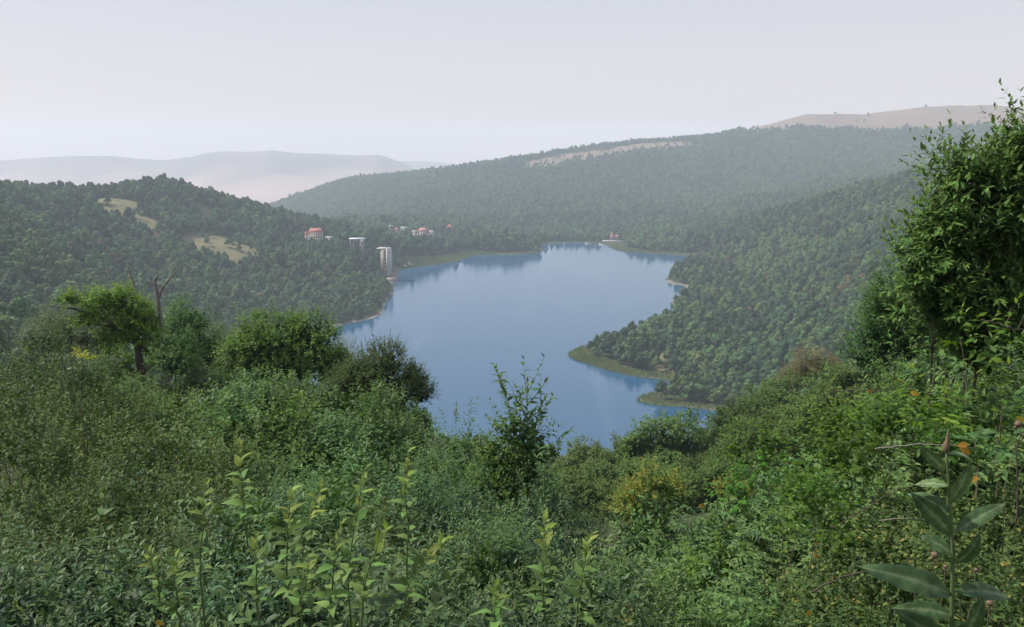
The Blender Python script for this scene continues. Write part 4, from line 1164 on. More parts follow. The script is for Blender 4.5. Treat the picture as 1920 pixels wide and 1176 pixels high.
single("bronzed_tree", "tree with bronzed brown top on the slope above the inlet", "tree", 401, 76, 1530, 700, [(1530, 692, 48, 36), (1565, 712, 36, 28), (1490, 718, 34, 26)], M["brown_top"],
       n_shoots=1300, shoot_len=.8, clump=-.45, hollow=.24, nleaf=8, leaf_len=.17, lod=1, w=.28, up=.5, stems=6, stem_r=.12, depth=8, fill=.2)

# trees at the left
single("oak_tree", "round mid green oak with two domed tops at the lake's left end", "tree", 410, 40, 520, 670,
       [(522, 640, 66, 48), (590, 640, 38, 44), (462, 672, 48, 40), (560, 692, 66, 44), (500, 705, 70, 40), (620, 690, 26, 40)], M["oak"],
       n_shoots=1900, shoot_len=.7, clump=-.45, hollow=.24, nleaf=9, leaf_len=.20, lod=2, w=.3, up=.35, droop=.2, stems=8, stem_r=.14, depth=6, fill=.2)
single("dark_green_tree", "dark green tree behind the forked dead tree", "tree", 411, 45, 365, 625, [(362, 612, 36, 46), (330, 640, 40, 44), (385, 660, 48, 45), (350, 690, 70, 40)], M["deep"],
       n_shoots=1500, shoot_len=.8, clump=-.45, hollow=.24, nleaf=8, leaf_len=.16, lod=2, w=.3, up=.3, stems=6, stem_r=.13, depth=7, fill=.25)
single("light_green_tree", "light green loose tree between dark tree and oak", "tree", 412, 50, 425, 650, [(425, 655, 34, 42), (400, 690, 40, 40), (452, 690, 34, 35)], M["poplar"],
       n_shoots=1000, shoot_len=.8, clump=-.45, hollow=.24, nleaf=9, leaf_len=.14, lod=1, w=.26, up=.6, stems=6, stem_r=.1, depth=7, fill=.2)
single("poplar_tree", "pale grey green pointed tree between oak and dark bush", "tree", 413, 50, 645, 690, [(646, 672, 20, 34), (655, 705, 34, 40), (630, 720, 36, 34)], M["poplar"],
       n_shoots=900, shoot_len=.7, clump=-.45, hollow=.24, nleaf=9, leaf_len=.13, lod=1, w=.24, up=.9, stems=5, stem_r=.1, depth=7, fill=.2)
single("dark_spiky_bush", "dark bush with spiky twigs outlined against the water", "bush", 414, 26, 730, 715,
       [(730, 682, 30, 40), (690, 706, 48, 42), (655, 730, 40, 36), (768, 722, 34, 36), (735, 735, 68, 40), (795, 745, 20, 18)], M["dark_bush"],
       n_shoots=1500, shoot_len=.42, clump=-.45, hollow=.24, nleaf=11, leaf_len=.085, lod=1, w=.26, up=.8, spread=42, droop=0, stems=9, stem_r=.022, depth=4, fill=.3, spikes=26, spike_len=.6)
single("grey_green_tree", "grey green tree low on the slope left of the spreading tree", "tree", 415, 44, 150, 640, [(140, 612, 55, 30), (190, 640, 60, 40), (100, 640, 60, 40)], M["poplar"],
       n_shoots=1300, shoot_len=.8, clump=-.45, hollow=.24, nleaf=8, leaf_len=.15, lod=1, w=.26, up=.5, stems=6, stem_r=.12, depth=7, fill=.2)

for i, (u, v, D, s_, w) in enumerate([(570, 702, 30, .8, "under the round oak's middle"), (655, 708, 29, .85, "between the round oak and the dark spiky bush"), (420, 668, 38, .8, "left of the round oak"), (375, 690, 34, .8, "between the dead tree and the round oak"), (210, 662, 34, .8, "left of the spreading tree's trunk")]):
    place(K["hazel"][i % 2], "hazel_bush", f"leafy green bush {w}", "bush", u, v, D, i * 1.3, s_, "bushes joining the trees on the left")

def spreading_tree():
    D, u0, v0 = 35.0, 266, 715
    pads = [(152, 549, 16, 8, -.8), (176, 551, 22, 10, -.8), (205, 553, 28, 12, -.6), (238, 548, 30, 17), (218, 572, 40, 15), (258, 572, 36, 18), (190, 588, 24, 12, -.6), (250, 600, 44, 17), (272, 588, 26, 18),
            (282, 618, 20, 15), (228, 628, 34, 16), (268, 628, 40, 17), (215, 655, 24, 18), (288, 648, 20, 17), (292, 680, 26, 20, .8), (232, 680, 18, 14, .8)]
    lb = px_lobes(D, u0, v0, pads, 1.1)
    fol, _, _ = plant_meshes("spreading tree", 420, lb, M["bright"], 1500, .5, 9, .13, 2, .36, up=.35, spread=70, droop=.25, fill=.12, stems=1, stem_r=.01)
    e = empty("spreading_tree", at(u0, v0, D)); tag(e, "bright green broadleaf tree with a flat limb spreading to the left", "tree")
    f = obj("crown", fol, e); f["kind"] = "stuff"
    k = D / F_PX
    P = lambda *q: [((a - u0) * k, dy, (v0 - b) * k) for a, b, dy in q]
    MB().tube(P((270, 760, .1), (267, 712, 0), (266, 680, 0), (265, 645, 0), (262, 610, .1), (258, 580, .2)), [.24, .20, .175, .16, .11, .05], 8).build("trunk", M["bark"], e, True)
    for q, r in [([(264, 640, 0), (245, 610, -.3), (215, 580, -.7), (170, 562, -.9), (120, 556, -.9)], [.15, .12, .09, .05, .02]), ([(264, 655, 0), (282, 625, .3), (296, 600, .5), (300, 585, .6)], [.13, .1, .07, .03]),
                 ([(265, 700, 0), (248, 685, -.3), (230, 678, -.5)], [.09, .06, .03]), ([(266, 706, 0), (278, 690, .2), (290, 684, .3)], [.07, .05, .02]), ([(250, 615, -.2), (225, 600, -.5), (190, 590, -.8)], [.1, .07, .03])]:
        MB().tube(P(*q), r, 6).build("limb", M["bark"], e, True)
spreading_tree()
place(K["hazel"][0], "hazel_bush", "deep green bush hiding the foot of the spreading tree", "bush", 262, 692, 33, .7, .8)

place(K["hazel"][0], "hazel_bush", "dark leafy bush hiding the foot of the forked dead tree", "bush", 318, 616, 33, 2.1, .8)

def dead_trees():
    k = 35.6 / F_PX
    e = empty("dead_tree", at(308, 660, 35.6)); tag(e, "bare grey dead trunk forking into a long slanting branch", "tree")
    P = lambda *q: [((a - 308) * k, 0.0, (660 - b) * k) for a, b in q]
    MB().tube(P((312, 720), (309, 640), (307, 590), (306, 560), (305, 540), (303, 522), (302, 512)), [.14, .115, .10, .09, .095, .06, .03], 7).build("trunk", M["dead_wood"], e, True)
    MB().tube(P((307, 553), (312, 543), (322, 527), (336, 511), (350, 497)), [.07, .055, .045, .035, .012], 6).build("branch", M["dead_wood"], e, True)
    for q in [((303, 530), (296, 523), (292, 519)), ((304, 520), (309, 514), (307, 508)), ((324, 524), (329, 527)), ((318, 532), (314, 525))]:
        MB().tube(P(*q), np.linspace(.05, .015, len(q)), 5).build("stub", M["dead_wood"], e, True)
    e = empty("dead_tree", at(262, 600, 38)); tag(e, "thin bare snag rising out of the spreading tree", "tree")
    k = 38.0 / F_PX
    P = lambda *q: [((a - 262) * k, 0.0, (600 - b) * k) for a, b in q]
    MB().tube(P((266, 640), (265, 575), (262, 550), (257, 525), (251, 505), (247, 487)), [.12, .085, .07, .055, .04, .012], 6).build("trunk", M["dead_wood"], e, True)
    MB().tube(P((254, 515), (250, 516), (246, 519)), [.035, .03, .01], 5).build("stub", M["dead_wood"], e, True)
dead_trees()

# right side
single("glossy_tree", "tall dark leafy tree filling the view's right edge", "tree", 430, 8.0, 1850, 420,
       [(1915, 305, 60, 66), (1800, 345, 36, 52), (1850, 370, 62, 56), (1778, 430, 52, 52), (1752, 490, 40, 46), (1930, 380, 75, 80), (1860, 450, 80, 62), (1790, 490, 50, 40), (1930, 500, 80, 70), (1870, 545, 70, 50), (1950, 285, 34, 40), (1990, 330, 80, 110), (1755, 540, 40, 45), (1790, 590, 50, 50), (1830, 600, 60, 50), (1910, 610, 80, 60), (1870, 660, 70, 50)], M["right_tree"],
       n_shoots=1500, clump=-.35, hollow=.3, shoot_len=.36, nleaf=12, leaf_len=.105, lod=3, w=.17, up=.6, spread=55, droop=.15, jitter=.16, stems=6, stem_r=.020, depth=2.5, fill=.3, spikes=12, spike_len=.3)
single("pale_willow_tree", "pale green willow tree at the foot of the tall right tree", "tree", 431, 15.5, 1700, 620,
       [(1695, 580, 64, 60), (1755, 550, 46, 56), (1660, 600, 40, 44), (1650, 640, 42, 36), (1720, 650, 70, 50), (1780, 630, 50, 60), (1640, 680, 46, 30)], M["ash"],
       n_shoots=1000, shoot_len=.45, clump=-.45, hollow=.24, nleaf=13, leaf_len=.105, lod=2, w=.17, up=.8, spread=45, droop=.1, stems=8, stem_r=.03, depth=4, fill=.3, spikes=16, spike_len=.6)
for i, (u, v, D, s, kk) in enumerate([(1330, 965, 9.5, .9, 0), (1420, 930, 9.0, .9, 2), (1240, 935, 11.5, 1.0, 0), (1500, 870, 9.5, 1.0, 0), (1590, 830, 9.5, 1.0, 2), (1380, 1020, 7.4, .85, 1), (1480, 970, 7.2, .85, 0), (1570, 930, 7.0, .85, 2),
                                      (1300, 1060, 6.6, .7, 2), (1420, 1090, 5.8, .7, 0), (1530, 1060, 5.6, .7, 0), (1640, 790, 9.5, 1.0, 0), (1720, 740, 9.0, 1.0, 2), (1800, 720, 8.0, .9, 0), (1880, 700, 7.5, .9, 2), (1660, 870, 7.0, .85, 0), (1350, 1125, 5.0, .6, 0), (1480, 1140, 4.6, .6, 2)]):
    w = ["hanging over the dark gap", "left of the maple sprays", "behind the yellowing bush", "under the upper maple spray", "below the bronzed tree's slope", "in the gap right of the willow thicket", "in the middle of the right bank", "left of the thin bare twig",
         "touching the willow thicket", "low on the right bank", "beside the rose thicket", "beneath the pale willow tree", "at the pale willow tree's foot", "behind the tall broad leaved plant", "under the leafy ash sprays", "behind the brown bud of the broad leaved plant", "at the bottom by the willow shrubs", "at the bottom by the rose thicket"][i]
    place(K["compound"][kk], "ash_shrub", f"green shrub with long feathered leaves {w}", "shrub", u, v, D, i * 2.1, s, "feather leaved shrubs on the right bank")
for i, (u, v, D, s) in enumerate([(1490, 765, 6.2, .55), (1580, 735, 6.0, .6), (1470, 835, 5.8, .5), (1550, 885, 5.2, .5), (1660, 715, 6.2, .55), (1740, 720, 5.6, .5)]):
    w = ["outlined against the olive trees", "below the bronzed tree", "over the feathered shrubs", "lowest of the maple sprays", "below the pale willow tree", "with a yellow leaf beside it"][i]
    place(K["maple"][i % 2], "maple_sapling", f"vivid green maple sapling {w}", "sapling", u, v, D, i * 1.7, s, "maple saplings on the right bank")
for i, (u, v, D, s) in enumerate([(1690, 905, 5.2, 1.0), (1800, 850, 5.4, 1.1), (1905, 800, 5.2, 1.1), (1620, 1010, 4.6, .9), (1740, 985, 4.5, 1.0), (1870, 930, 4.4, 1.0), (1560, 1105, 4.0, .8), (1680, 1085, 3.9, .9), (1800, 1060, 3.8, .9), (1920, 1040, 3.8, .9), (1620, 1160, 3.4, .7), (1760, 1160, 3.4, .7), (1890, 1140, 3.4, .7)]):
    w = ["at the end of the bare twig", "behind the broad leaved plant's tip", "highest at the right edge", "left end of the middle row", "directly left of the broad leaved plant", "right of the broad leaved plant", "beside the low feathered shrubs", "left of the round seed heads", "behind the broad leaved stem", "below the right edge's twigs",
         "lowest at its left end", "lowest behind the broad leaves", "lowest at the right corner"][i]
    place(K["thicket"][i % 3], "rose_bush", f"tangled small leaved rose bush, {w}", "bush", u, v, D, i * 1.1, s, "tangled rose bushes on the right bank")
for i, (u, v, D, L_, lab) in enumerate([(1820, 545, 5.2, .55, "bright ash spray reaching left across the tall tree's shade"), (1875, 600, 5.0, .55, "bright ash spray below the topmost spray"), (1850, 665, 4.8, .5, "hand shaped ash spray over the dark hollow"), (1905, 690, 4.6, .5, "ash spray at the picture's edge above the roses")]):
    fol, st, top = plant_meshes("ash spray", 450 + i, [((0, 0, 0), (.22, .16, .10)), ((.2, .05, -.05), (.2, .15, .1))], M["bright" if i % 2 == 0 else "ash"], 20, .30, 9, .085, 3, .17, up=.1, spread=70, droop=.2, flat=True, fill=0, stems=1, stem_r=.006, depth=.3, stem_mat=M["twig"], out=1.2)
    place((fol, st, top), "ash_sapling", lab, "sapling", u, v, D, i * .9)
K["shade"] = [mounds("deep leafy shrub", 380 + q, 1, 1.1, mt, 1.0, n_shoots=460, shoot_len=.42, nleaf=12, leaf_len=.11, lod=2, w=.18, up=.5, droop=.15, fill=.3, stems=5, stem_r=.012, depth=3, spikes=5, spike_len=.45)[0] for q, mt in enumerate((M["right_tree"], M["ash"]))]
for i, (u, v, D, s_) in enumerate([(1760, 640, 11, 1.0), (1860, 610, 10.5, 1.0), (1950, 640, 10, 1.0), (1690, 715, 11.5, .9), (1800, 735, 9.2, .9), (1900, 740, 8.6, .9)]):
    w = ["under its left side", "under its middle", "at the edge of the view", "beside the pale willow tree", "behind the ash sprays", "behind the lowest ash spray"][i]
    place(K["shade"][i % 2], "leafy_shrub", f"deep green leafy shrub below the tall glossy tree, {w}", "shrub", u, v, D, i * 1.9, s_, "deep shrubs under the tall tree")
single("yellowing_bush", "bush turning yellow and orange beside the olive trees", "bush", 460, 12.2, 1230, 918, [(1232, 904, 42, 28), (1200, 935, 40, 28), (1262, 925, 30, 22), (1180, 960, 34, 24)], M["yellowing"],
       n_shoots=420, shoot_len=.28, nleaf=11, leaf_len=.055, lod=2, w=.22, up=.5, stems=7, stem_r=.02, depth=3, fill=.2)
single("orange_bush", "small orange tinted bush right of the larger yellowing bush", "bush", 461, 13.0, 1375, 922, [(1362, 918, 22, 13), (1392, 922, 20, 12)], M["yellowing"],
       n_shoots=160, shoot_len=.2, nleaf=10, leaf_len=.05, lod=2, w=.22, up=.4, stems=5, stem_r=.015, depth=3, fill=.2)
M["sprig"] = leaf_mat("yellow green young leaves", g3((0.26, 0.28, 0.03), .7, 1.3), translucency=.3)
single("yellow_sprig", "bright yellow sprig standing out of the olive bushes", "sprig", 462, 9.6, 155, 672, [(155, 674, 14, 12)], M["sprig"],
       n_shoots=26, shoot_len=.1, nleaf=8, leaf_len=.045, lod=2, w=.25, up=.5, stems=3, stem_r=.008, depth=1.2, fill=.1)

# plants whose leaves can be told apart one by one
LEAF = {}
for i in range(3):
    for mk in ("shoot_leaf", "ash", "willow"):
        for tpv in (0.25, 0.8):
            tv, tf = leaf_template(4 if mk == "shoot_leaf" else 3, .24 if mk != "willow" else .2, .28, .25 + .2 * i)
            LEAF[mk, i, tpv] = mesh_from("single leaf", tv, tf, M[mk], {"rnd": np.full(len(tv), .2 + .3 * i), "tip": np.full(len(tv), tpv)})

def leaf_on(parent, me, p, d, nrm, ln):
    d = Vector(d).normalized(); s = d.cross(Vector(nrm)).normalized(); n_ = s.cross(d)
    o = obj("leaf", me, parent)
    o.matrix_local = Matrix(((s.x * ln, d.x * ln, n_.x * ln, p[0]), (s.y * ln, d.y * ln, n_.y * ln, p[1]), (s.z * ln, d.z * ln, n_.z * ln, p[2]), (0, 0, 0, 1)))
    return o

def leafy_shoot(name, label, cat, u, v, D, H, nleaf, ln, mk, group=None, lean=(0, 0), naked=0.25, r=0.006, below=1.0, rs=0, side=0):
    rg = np.random.default_rng(rs)
    tip = at(u, v, D)
    e = empty(name, (tip[0], tip[1], tip[2] - H)); tag(e, label, cat, group)
    t = np.linspace(0, 1, 8)
    axis = np.stack([lean[0] * (t ** 2 - 1), lean[1] * (t ** 2 - 1), H * t], 1) + rg.normal(0, .006, (8, 3))
    axis[-1] = (0, 0, H)
    low = axis[0] + np.array((0, 0, -below))
    MB().tube(np.vstack([low, axis]), np.concatenate([[r * 1.3], r * (1 - .75 * t)]), 5).build("stem", M["green_stem"], e, True)
    lines = [(axis, nleaf, 1.0)]
    for k in range(side):
        a0 = axis[2 + k % 5]; az = rg.uniform(0, 6.28); ll = H * rg.uniform(.25, .5)
        tt = np.linspace(0, 1, 5)[:, None]
        br = a0 + tt * ll * np.array((math.cos(az) * .6, math.sin(az) * .6, .75)) + tt ** 2 * np.array((0, 0, .12 * ll))
        MB().tube(br, r * (.7 - .5 * tt[:, 0]), 4).build("side_twig", M["green_stem"], e, True)
        lines.append((br, max(5, nleaf // 3), .85))
    for line, n_, sc_ in lines:
        ph = rg.uniform(0, 6.28)
        for k in range(n_):
            f = naked + (1 - naked) * (k + .5) / n_
            q = f * (len(line) - 1); i = min(int(q), len(line) - 2)
            p = line[i] + (line[i + 1] - line[i]) * (q - i)
            tan = unit(line[i + 1] - line[i])
            az = ph + k * 2.4
            rad = np.array((math.cos(az), math.sin(az), 0))
            el = R(25 + 50 * f ** 3) + rg.normal(0, .2)
            d = rad * math.cos(el) + tan * math.sin(el)
            size = ln * sc_ * (1 - .5 * f ** 4) * rg.uniform(.8, 1.2)
            leaf_on(e, LEAF[mk, int(rg.integers(0, 3)), 0.8 if f > .72 else 0.25], p, d, tan * .8 + np.array((0, 0, .5)) + rg.normal(0, .2, 3), size)
    return e

shoots = [(548, 930, 3.3, .62, 20, .075, (.05, 0)), (606, 915, 3.5, .72, 20, .075, (.16, 0)), (685, 890, 3.7, .75, 20, .075, (.10, .05)), (766, 848, 4.0, .85, 24, .075, (.03, 0)),
          (390, 918, 3.7, .62, 16, .07, (.08, 0)), (448, 842, 4.6, .6, 16, .085, (0, 0)), (276, 1040, 3.0, .35, 14, .06, (-.04, 0)), (330, 1055, 3.0, .35, 16, .06, (.02, 0)),
          (1022, 985, 3.4, .6, 24, .075, (0, 0)), (1106, 1018, 3.2, .45, 18, .07, (.05, 0)), (482, 1018, 2.9, .35, 14, .06, (.02, 0)), (840, 1020, 3.0, .45, 18, .065, (.22, 0)), (930, 1112, 2.7, .25, 12, .06, (0, 0)), (640, 1000, 2.9, .45, 18, .065, (.06, 0)), (725, 1000, 3.0, .45, 16, .065, (.12, 0)), (580, 1060, 2.7, .3, 12, .06, (.04, 0))]
words_ = ["second from the left of the central group", "leaning right in the central group", "tallest inside the central group", "highest, with yellow tip beside the dark hollow", "thin, with a pale curled leaf halfway", "yellow green and farthest back", "low at the thicket's left part", "low with pale drooping leaves",
          "upright with pale yellow tip below the sapling", "short, right of the pale tipped upright one", "small, left of the central group", "bare stemmed and slanting to the right", "smallest, beneath the slanting one", "grey stemmed in the central group", "slanting, right of the central group", "lowest of the central group"]
for i, (q, w) in enumerate(zip(shoots, words_)):
    u, v, D, H, nl, ln, lean = q
    leafy_shoot("willow_shoot", f"young leafy willow shoot, {w}", "shoot", u, v - 12, D, H, nl + 4, ln * 1.28, "shoot_leaf", "young shoots above the front thicket", lean, .15, .006, 1.2, 500 + i)

leafy_shoot("sapling", "leafy sapling with two leaders outlined against the lake", "sapling", 936, 700, 11, 1.5, 30, .15, "ash", None, (-.25, 0), .1, .012, 1.5, 600, 7)
leafy_shoot("sapling", "straight thin sapling with tufted tip outlined against the lake", "sapling", 989, 706, 11.2, 1.6, 26, .15, "ash", None, (0, 0), .05, .012, 1.5, 601, 9)
leafy_shoot("sapling", "bright sprig leaning right over the water beside the sapling", "sapling", 1072, 803, 10.5, .65, 16, .13, "ash", None, (.38, 0), .1, .010, 1.2, 602, 2)
leafy_shoot("sapling", "leafy branch with drooping leaves right of the straight sapling", "sapling", 1022, 745, 11.1, 1.1, 22, .15, "ash", None, (.22, 0), .05, .010, 1.5, 603, 5)
single("sapling_bush", "dense green bush around the sapling's foot", "bush", 604, 11.3, 975, 830, [(975, 815, 52, 50), (1010, 850, 46, 40), (940, 860, 48, 44), (985, 900, 50, 46), (945, 925, 48, 44)], M["oak"],
       n_shoots=230, shoot_len=.4, nleaf=11, leaf_len=.09, lod=2, w=.24, up=.5, stems=6, stem_r=.02, depth=2.5, fill=.3)

def broad_leaved_plant():
    D = 2.05
    u0, v0 = 1782, 1176
    k = D / F_PX
    base = at(u0, v0, D)
    e = empty("broad_leaved_plant", base); tag(e, "tall plant with large broad pale veined leaves and a dried brown tip", "plant")
    T = Matrix(((1, 0, 0), (0, CP, SP), (0, -SP, CP)))     # leans as little as the slope lets it: stem stands straight up
    def P(u, v, dy=0.0):
        q = at(u, v, D + dy); return np.array(q - base)
    MB().tube([P(1782, 1420), P(1784, 1176), P(1786, 1100), P(1787, 1040), P(1783, 980), P(1780, 920), P(1776, 865), P(1774, 846)], [.0075, .0065, .006, .0055, .005, .0042, .0035, .003], 7).build("stem", M["green_stem"], e, True)
    m, n, l, p = new_mat("broad leaf")
    tc = n.new("ShaderNodeAttribute"); tc.attribute_name = "tip"      # distance from the midrib
    at_ = n.new("ShaderNodeAttribute"); at_.attribute_name = "rnd"
    rp = n.new("ShaderNodeValToRGB"); el = rp.color_ramp.elements
    el[0].position, el[0].color = 0.02, (0.15, 0.21, 0.10, 1)
    el[1].position, el[1].color = 0.30, (0.062, 0.125, 0.040, 1)
    e3 = el.new(1.0); e3.color = (0.052, 0.110, 0.036, 1)
    l.new(tc.outputs["Fac"], rp.inputs[0])
    tcx = n.new("ShaderNodeTexCoord"); bl = n.new("ShaderNodeTexNoise"); bl.inputs["Scale"].default_value = 7; bl.inputs["Detail"].default_value = 6; l.new(tcx.outputs["Object"], bl.inputs["Vector"])
    br2 = n.new("ShaderNodeMapRange"); br2.inputs[1].default_value = .35; br2.inputs[2].default_value = .68; br2.inputs[3].default_value = .62; br2.inputs[4].default_value = 1.35; l.new(bl.outputs[0], br2.inputs[0])
    sc3 = n.new("ShaderNodeMix"); sc3.data_type = "RGBA"; sc3.blend_type = "MULTIPLY"; sc3.inputs[0].default_value = 1; l.new(rp.outputs[0], sc3.inputs[6]); l.new(br2.outputs[0], sc3.inputs[7])
    sp = n.new("ShaderNodeTexNoise"); sp.inputs["Scale"].default_value = 16; sp.inputs["Detail"].default_value = 2; l.new(tcx.outputs["Object"], sp.inputs["Vector"])
    spr = n.new("ShaderNodeMapRange"); spr.inputs[1].default_value = .68; spr.inputs[2].default_value = .74; l.new(sp.outputs[0], spr.inputs[0])
    brn = n.new("ShaderNodeMix"); brn.data_type = "RGBA"; brn.inputs[7].default_value = (.13, .10, .04, 1); l.new(spr.outputs[0], brn.inputs[0]); l.new(sc3.outputs[2], brn.inputs[6])
    hs = n.new("ShaderNodeHueSaturation"); l.new(brn.outputs[2], hs.inputs["Color"]); 
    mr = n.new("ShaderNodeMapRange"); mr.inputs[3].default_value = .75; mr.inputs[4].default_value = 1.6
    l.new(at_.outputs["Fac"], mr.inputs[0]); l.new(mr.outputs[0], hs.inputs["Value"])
    mr2 = n.new("ShaderNodeMapRange"); mr2.inputs[3].default_value = .5; mr2.inputs[4].default_value = .46
    l.new(at_.outputs["Fac"], mr2.inputs[0]); l.new(mr2.outputs[0], hs.inputs["Hue"])
    g2 = n.new("ShaderNodeNewGeometry"); mx = n.new("ShaderNodeMix"); mx.data_type = "RGBA"
    l.new(g2.outputs["Backfacing"], mx.inputs[0]); l.new(hs.outputs[0], mx.inputs[6]); mx.inputs[7].default_value = (0.10, 0.155, 0.085, 1)
    l.new(mx.outputs[2], p.inputs["Base Color"]); p.inputs["Roughness"].default_value = .48; p.inputs["Specular IOR Level"].default_value = .35
    tr = n.new("ShaderNodeBsdfTranslucent"); ms = n.new("ShaderNodeMixShader"); ms.inputs[0].default_value = .22
    l.new(mx.outputs[2], tr.inputs[0]); l.new(p.outputs[0], ms.inputs[1]); l.new(tr.outputs[0], ms.inputs[2]); l.new(ms.outputs[0], n["Material Output"].inputs[0])
    # base, tip in the photo, lateral half width in metres, how far the tip comes towards (-) or away (+), face direction, shade, curl
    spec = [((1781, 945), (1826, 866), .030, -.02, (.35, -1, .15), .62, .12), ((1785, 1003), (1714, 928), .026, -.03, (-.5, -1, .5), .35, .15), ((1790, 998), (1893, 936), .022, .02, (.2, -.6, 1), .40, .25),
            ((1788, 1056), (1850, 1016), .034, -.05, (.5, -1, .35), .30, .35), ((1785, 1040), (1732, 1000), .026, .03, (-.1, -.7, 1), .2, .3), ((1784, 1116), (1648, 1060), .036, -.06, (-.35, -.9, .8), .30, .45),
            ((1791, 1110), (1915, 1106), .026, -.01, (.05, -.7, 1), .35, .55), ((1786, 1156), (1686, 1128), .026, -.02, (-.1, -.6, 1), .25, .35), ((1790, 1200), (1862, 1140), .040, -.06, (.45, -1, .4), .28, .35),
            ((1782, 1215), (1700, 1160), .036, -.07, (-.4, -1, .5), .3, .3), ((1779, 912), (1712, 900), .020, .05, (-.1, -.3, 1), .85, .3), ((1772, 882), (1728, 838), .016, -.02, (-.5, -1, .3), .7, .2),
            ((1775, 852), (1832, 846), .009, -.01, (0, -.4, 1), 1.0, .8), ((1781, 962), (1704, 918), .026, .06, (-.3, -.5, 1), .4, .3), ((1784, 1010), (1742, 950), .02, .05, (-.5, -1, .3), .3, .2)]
    for (bu, bv), (tu, tv_), hw, dy, nr, shade, curl in spec:
        a, b = P(bu, bv), P(tu, tv_, dy)
        d = b - a; ln = float(np.linalg.norm(d))
        w_ = 1.05 * hw / ln; ny, nx_ = 18, 9
        ty = np.linspace(0, 1, ny); tx = np.linspace(-1, 1, nx_)
        TY, TX = np.meshgrid(ty, tx, indexing="ij")
        prof = w_ * np.interp(TY, [0, .05, .12, .25, .42, .6, .78, .9, .97, 1], [.06, .10, .42, .80, 1.0, .94, .66, .36, .12, .0])
        ph = bu * .37
        edge = 1 + .05 * np.sin(TY * 23 + ph) * np.abs(TX)
        vein = np.abs(((TY - .30 * np.abs(TX) * w_ * 2) * 9 + .5) % 1 - .5) * 2         # chevron side veins
        zz = -curl * TY ** 2 + .3 * curl * TY + .28 * prof * np.abs(TX) - .10 * prof * TX ** 4 + .03 * w_ * np.abs(TX) ** 2 * np.sin(TY * 17 + ph + 2 * (TX > 0)) * 4 * .5 + .012 * w_ * vein * (np.abs(TX) > .05)
        tv = np.stack([TX * prof * edge + .06 * w_ * np.sin(TY * 3 + ph), TY - .03 * np.abs(TX), zz], -1).reshape(-1, 3)
        ii = np.arange(ny * nx_).reshape(ny, nx_)
        tf = np.stack([ii[:-1, :-1], ii[:-1, 1:], ii[1:, 1:], ii[1:, :-1]], -1).reshape(-1, 4)
        mid = np.clip(np.abs(TX) * 1.3, 0, 1) * np.where((np.abs(TX) > .1) & (vein < .22), .55, 1.0)
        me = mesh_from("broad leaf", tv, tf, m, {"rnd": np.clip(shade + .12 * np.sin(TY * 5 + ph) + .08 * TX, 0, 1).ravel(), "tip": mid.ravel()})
        leaf_on(e, me, a, d, nr, ln)
    bud = MB()
    t = np.linspace(0, 1, 6)
    bud.tube([P(1774, 850), P(1774, 844), P(1774, 838), P(1775, 832), P(1776, 826), P(1777, 815), P(1778, 806)], [.003, .008, .009, .008, .005, .003, .001], 7)
    bud.build("dried_bud", plain_mat("brown bud", (0.16, 0.11, 0.06), .9, .3, 60), e, True)
broad_leaved_plant()

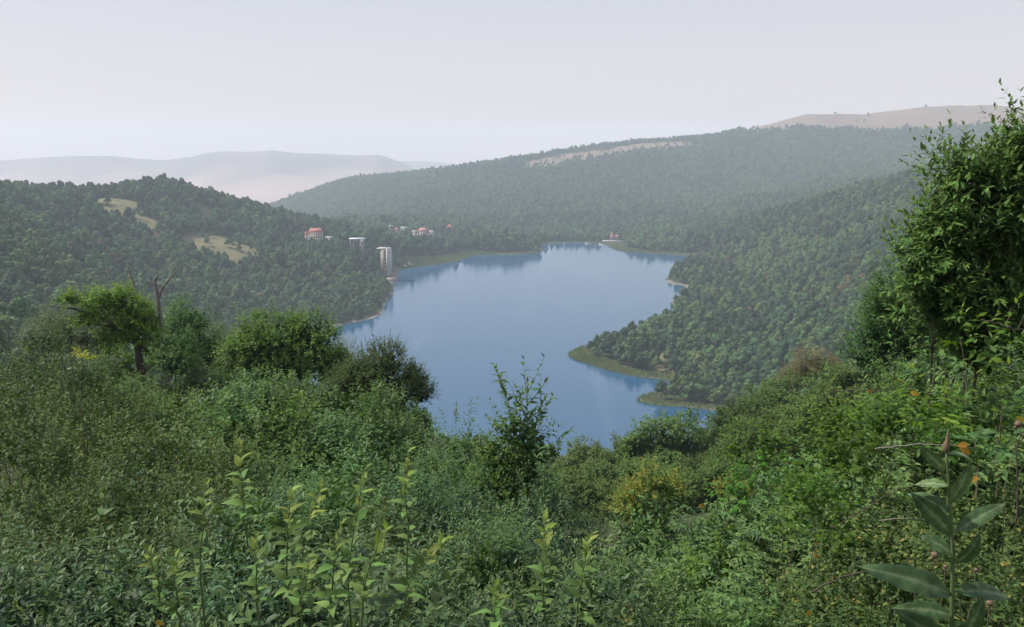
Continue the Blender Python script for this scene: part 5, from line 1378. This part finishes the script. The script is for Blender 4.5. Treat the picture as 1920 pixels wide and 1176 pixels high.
def extras():
    M["seed"] = plain_mat("dried brown seed head", (0.17, 0.11, 0.065), .9, .35, 60)
    for (u, v, D, r, lab) in [(1752, 1040, 2.5, .012, "round dried brown seed head left of the broad leaved stem"), (1718, 1086, 2.6, .010, "withered brown seed head hanging below the round one"), (1856, 1130, 2.5, .012, "dried brown seed head right of the broad leaved stem"),
                              (1830, 1068, 2.7, .008, "small dried seed head beside the broad leaves"), (1773, 1062, 2.7, .008, "tiny dried seed head close to the broad leaved stem"), (1908, 795, 3.6, .016, "rusty seed head at the top of a stem on the right edge")]:
        p = at(u, v, D)
        e = empty("seed_head", p); tag(e, lab, "seed head", "dried seed heads")
        rg = np.random.default_rng(int(u))
        mb = MB(); vs = []; fs = []
        for i in range(7):
            for j in range(9):
                th, ph = math.pi * i / 6, 2 * math.pi * j / 9
                rr = r * (1 + rg.uniform(-.12, .12)) * (1.0 - .12 * (j % 2))
                vs.append((rr * math.sin(th) * math.cos(ph), rr * math.sin(th) * math.sin(ph), rr * .9 * math.cos(th)))
        for i in range(6):
            for j in range(9):
                a, b = i * 9 + j, i * 9 + (j + 1) % 9
                fs += [(a, b, b + 9), (a, b + 9, a + 9)]
        mb.add(vs, fs).build("head", M["seed"], e, True)
        MB().tube([(0, 0, -r * .7), (.01, .01, -.12), (.0, .03, -.35), (.03, .02, -.7)], [.0016, .002, .0022, .003], 5).build("stalk", M["twig"], e, True)
        for k in range(4):
            az = k * 1.6
            MB().tube([(0, 0, -r * .6), (r * math.cos(az), r * math.sin(az), -r * 1.3), (1.7 * r * math.cos(az), 1.7 * r * math.sin(az), -r * 1.5)], [r * .2, r * .16, r * .03], 4).build("sepal", M["seed"], e, True)
    for pts, r, lab in [([(1640, 842, 4.6), (1680, 836, 4.5), (1720, 833, 4.4), (1775, 834, 4.3), (1830, 840, 4.3)], .004, "thin pale bare twig running level to the brown bud"),
                        ([(1560, 990, 5.0), (1610, 962, 4.9), (1670, 925, 4.8), (1730, 905, 4.8)], .006, "bare brown twig slanting up over the rose bushes"),
                        ([(1520, 1110, 4.4), (1570, 1085, 4.3), (1620, 1070, 4.2), (1680, 1060, 4.2)], .006, "bare dark twig low among the rose bushes"),
                        ([(1650, 975, 4.0), (1700, 972, 3.9), (1740, 974, 3.9)], .003, "short level twig left of the broad leaved plant"),
                        ([(1905, 980, 3.7), (1908, 920, 3.7), (1906, 850, 3.7), (1912, 800, 3.7)], .005, "upright bare stem along the picture's right edge"),
                        ([(1560, 733, 7.0), (1620, 731, 6.9), (1690, 732, 6.8), (1740, 738, 6.8), (1800, 752, 6.8)], .005, "thin level twig under the pale willow tree"),
                        ([(1840, 600, 5.2), (1870, 608, 5.2), (1900, 618, 5.3), (1940, 622, 5.4)], .010, "brown branch crossing the tall tree's dark shade")]:
        w = [at(*q) for q in pts]
        e = empty("bare_twig", w[0]); tag(e, lab, "twig", "bare twigs on the right bank")
        q = np.array(w) - w[0]
        n0 = len(q); t = np.linspace(0, n0 - 1, n0 * 4)
        q = np.stack([np.interp(t, np.arange(n0), q[:, i]) for i in range(3)], 1) + np.random.default_rng(len(lab)).normal(0, r * .6, (n0 * 4, 3))
        MB().tube(q, np.linspace(r, r * .4, len(q)), 5).build("stem", M["dead_wood"] if r < .005 else M["bark"], e, True)
        for k in range(3):
            a = q[3 + 4 * k % (len(q) - 3)]
            MB().tube([a, a + (.03, .0, .05 + .02 * k), a + (.05, .02, .10 + .03 * k)], [r * .5, r * .35, r * .12], 4).build("side_twig", M["bark"], e, True)
    ym = leaf_mat("single yellow leaf", [(0, (0.36, 0.20, 0.03)), (1, (0.40, 0.26, 0.04))], translucency=.3, obj_var=.1)
    tv, tf = leaf_template(3, .3, .2, .3)
    me = mesh_from("yellow leaf", tv, tf, ym, {"rnd": np.full(len(tv), .5), "tip": np.zeros(len(tv))})
    spots = [(1310, 947, 8.5, .09), (1525, 1040, 4.8, .05), (1707, 735, 5.2, .07), (1624, 733, 5.5, .045), (1800, 838, 3.4, .06), (1815, 832, 3.4, .05), (1848, 968, 3.4, .04), (1832, 893, 3.3, .04), (1520, 1145, 3.6, .04), (292, 1165, 2.8, .035), (1905, 782, 3.5, .05), (1690, 712, 5.4, .04)]
    wl_ = ["alone among the feathered shrubs", "halfway down the right bank", "large, under the pale willow tree", "small, left of the large one under the willow", "right beside the brown bud", "above the narrow arched leaf", "right of the broad leaved stem", "round, right of the highest broad leaf", "at the bottom of the right bank", "curled at the thicket's bottom", "on the right edge's upright stem", "just above the large one under the willow"]
    for (u, v, D, ln), w in zip(spots, wl_):
        p = at(u, v, D); rg = np.random.default_rng(int(u + v))
        e = empty("yellow_leaf", p); tag(e, f"single yellow leaf {w}", "leaf", "single yellow leaves")
        leaf_on(e, me, (0, 0, 0), (rg.normal(0, 1), -.2, rg.normal(-.4, .3)), (rg.normal(0, .3), -1, .5), ln)
extras()

def tell_apart():
    """things of a group that still share a label get their order from left to right"""
    bpy.context.view_layer.update()
    by = {}
    for o in scene.objects:
        if o.parent is None and o.get("group") and o.get("label"):
            by.setdefault((o["group"], o["label"]), []).append(o)
    nth = ["leftmost", "second from left", "third from left", "fourth from left", "fifth from left", "sixth from left", "seventh from left", "rightmost"]
    num = {2: "two", 3: "three", 4: "four", 5: "five", 6: "six", 7: "seven", 8: "eight"}
    for (g, lab), os_ in by.items():
        n_ = len(os_)
        if 2 <= n_ <= 8:
            os_.sort(key=lambda o: o.location.x / max(o.location.y, .1))
            for i, o in enumerate(os_):
                w = ("left" if i == 0 else "right") + " one of two" if n_ == 2 else (nth[-1] if i == n_ - 1 else nth[i]) + " of " + num[n_]
                t = f"{lab}, {w}"
                if len(t.replace(",", "").split()) > 16:
                    t = f"{lab}, {w.split(' of ')[0]}"
                o["label"] = t
tell_apart()
tot = sum(len(m.polygons) for m in bpy.data.meshes)
print("mesh faces", tot, "objects", len(bpy.data.objects))
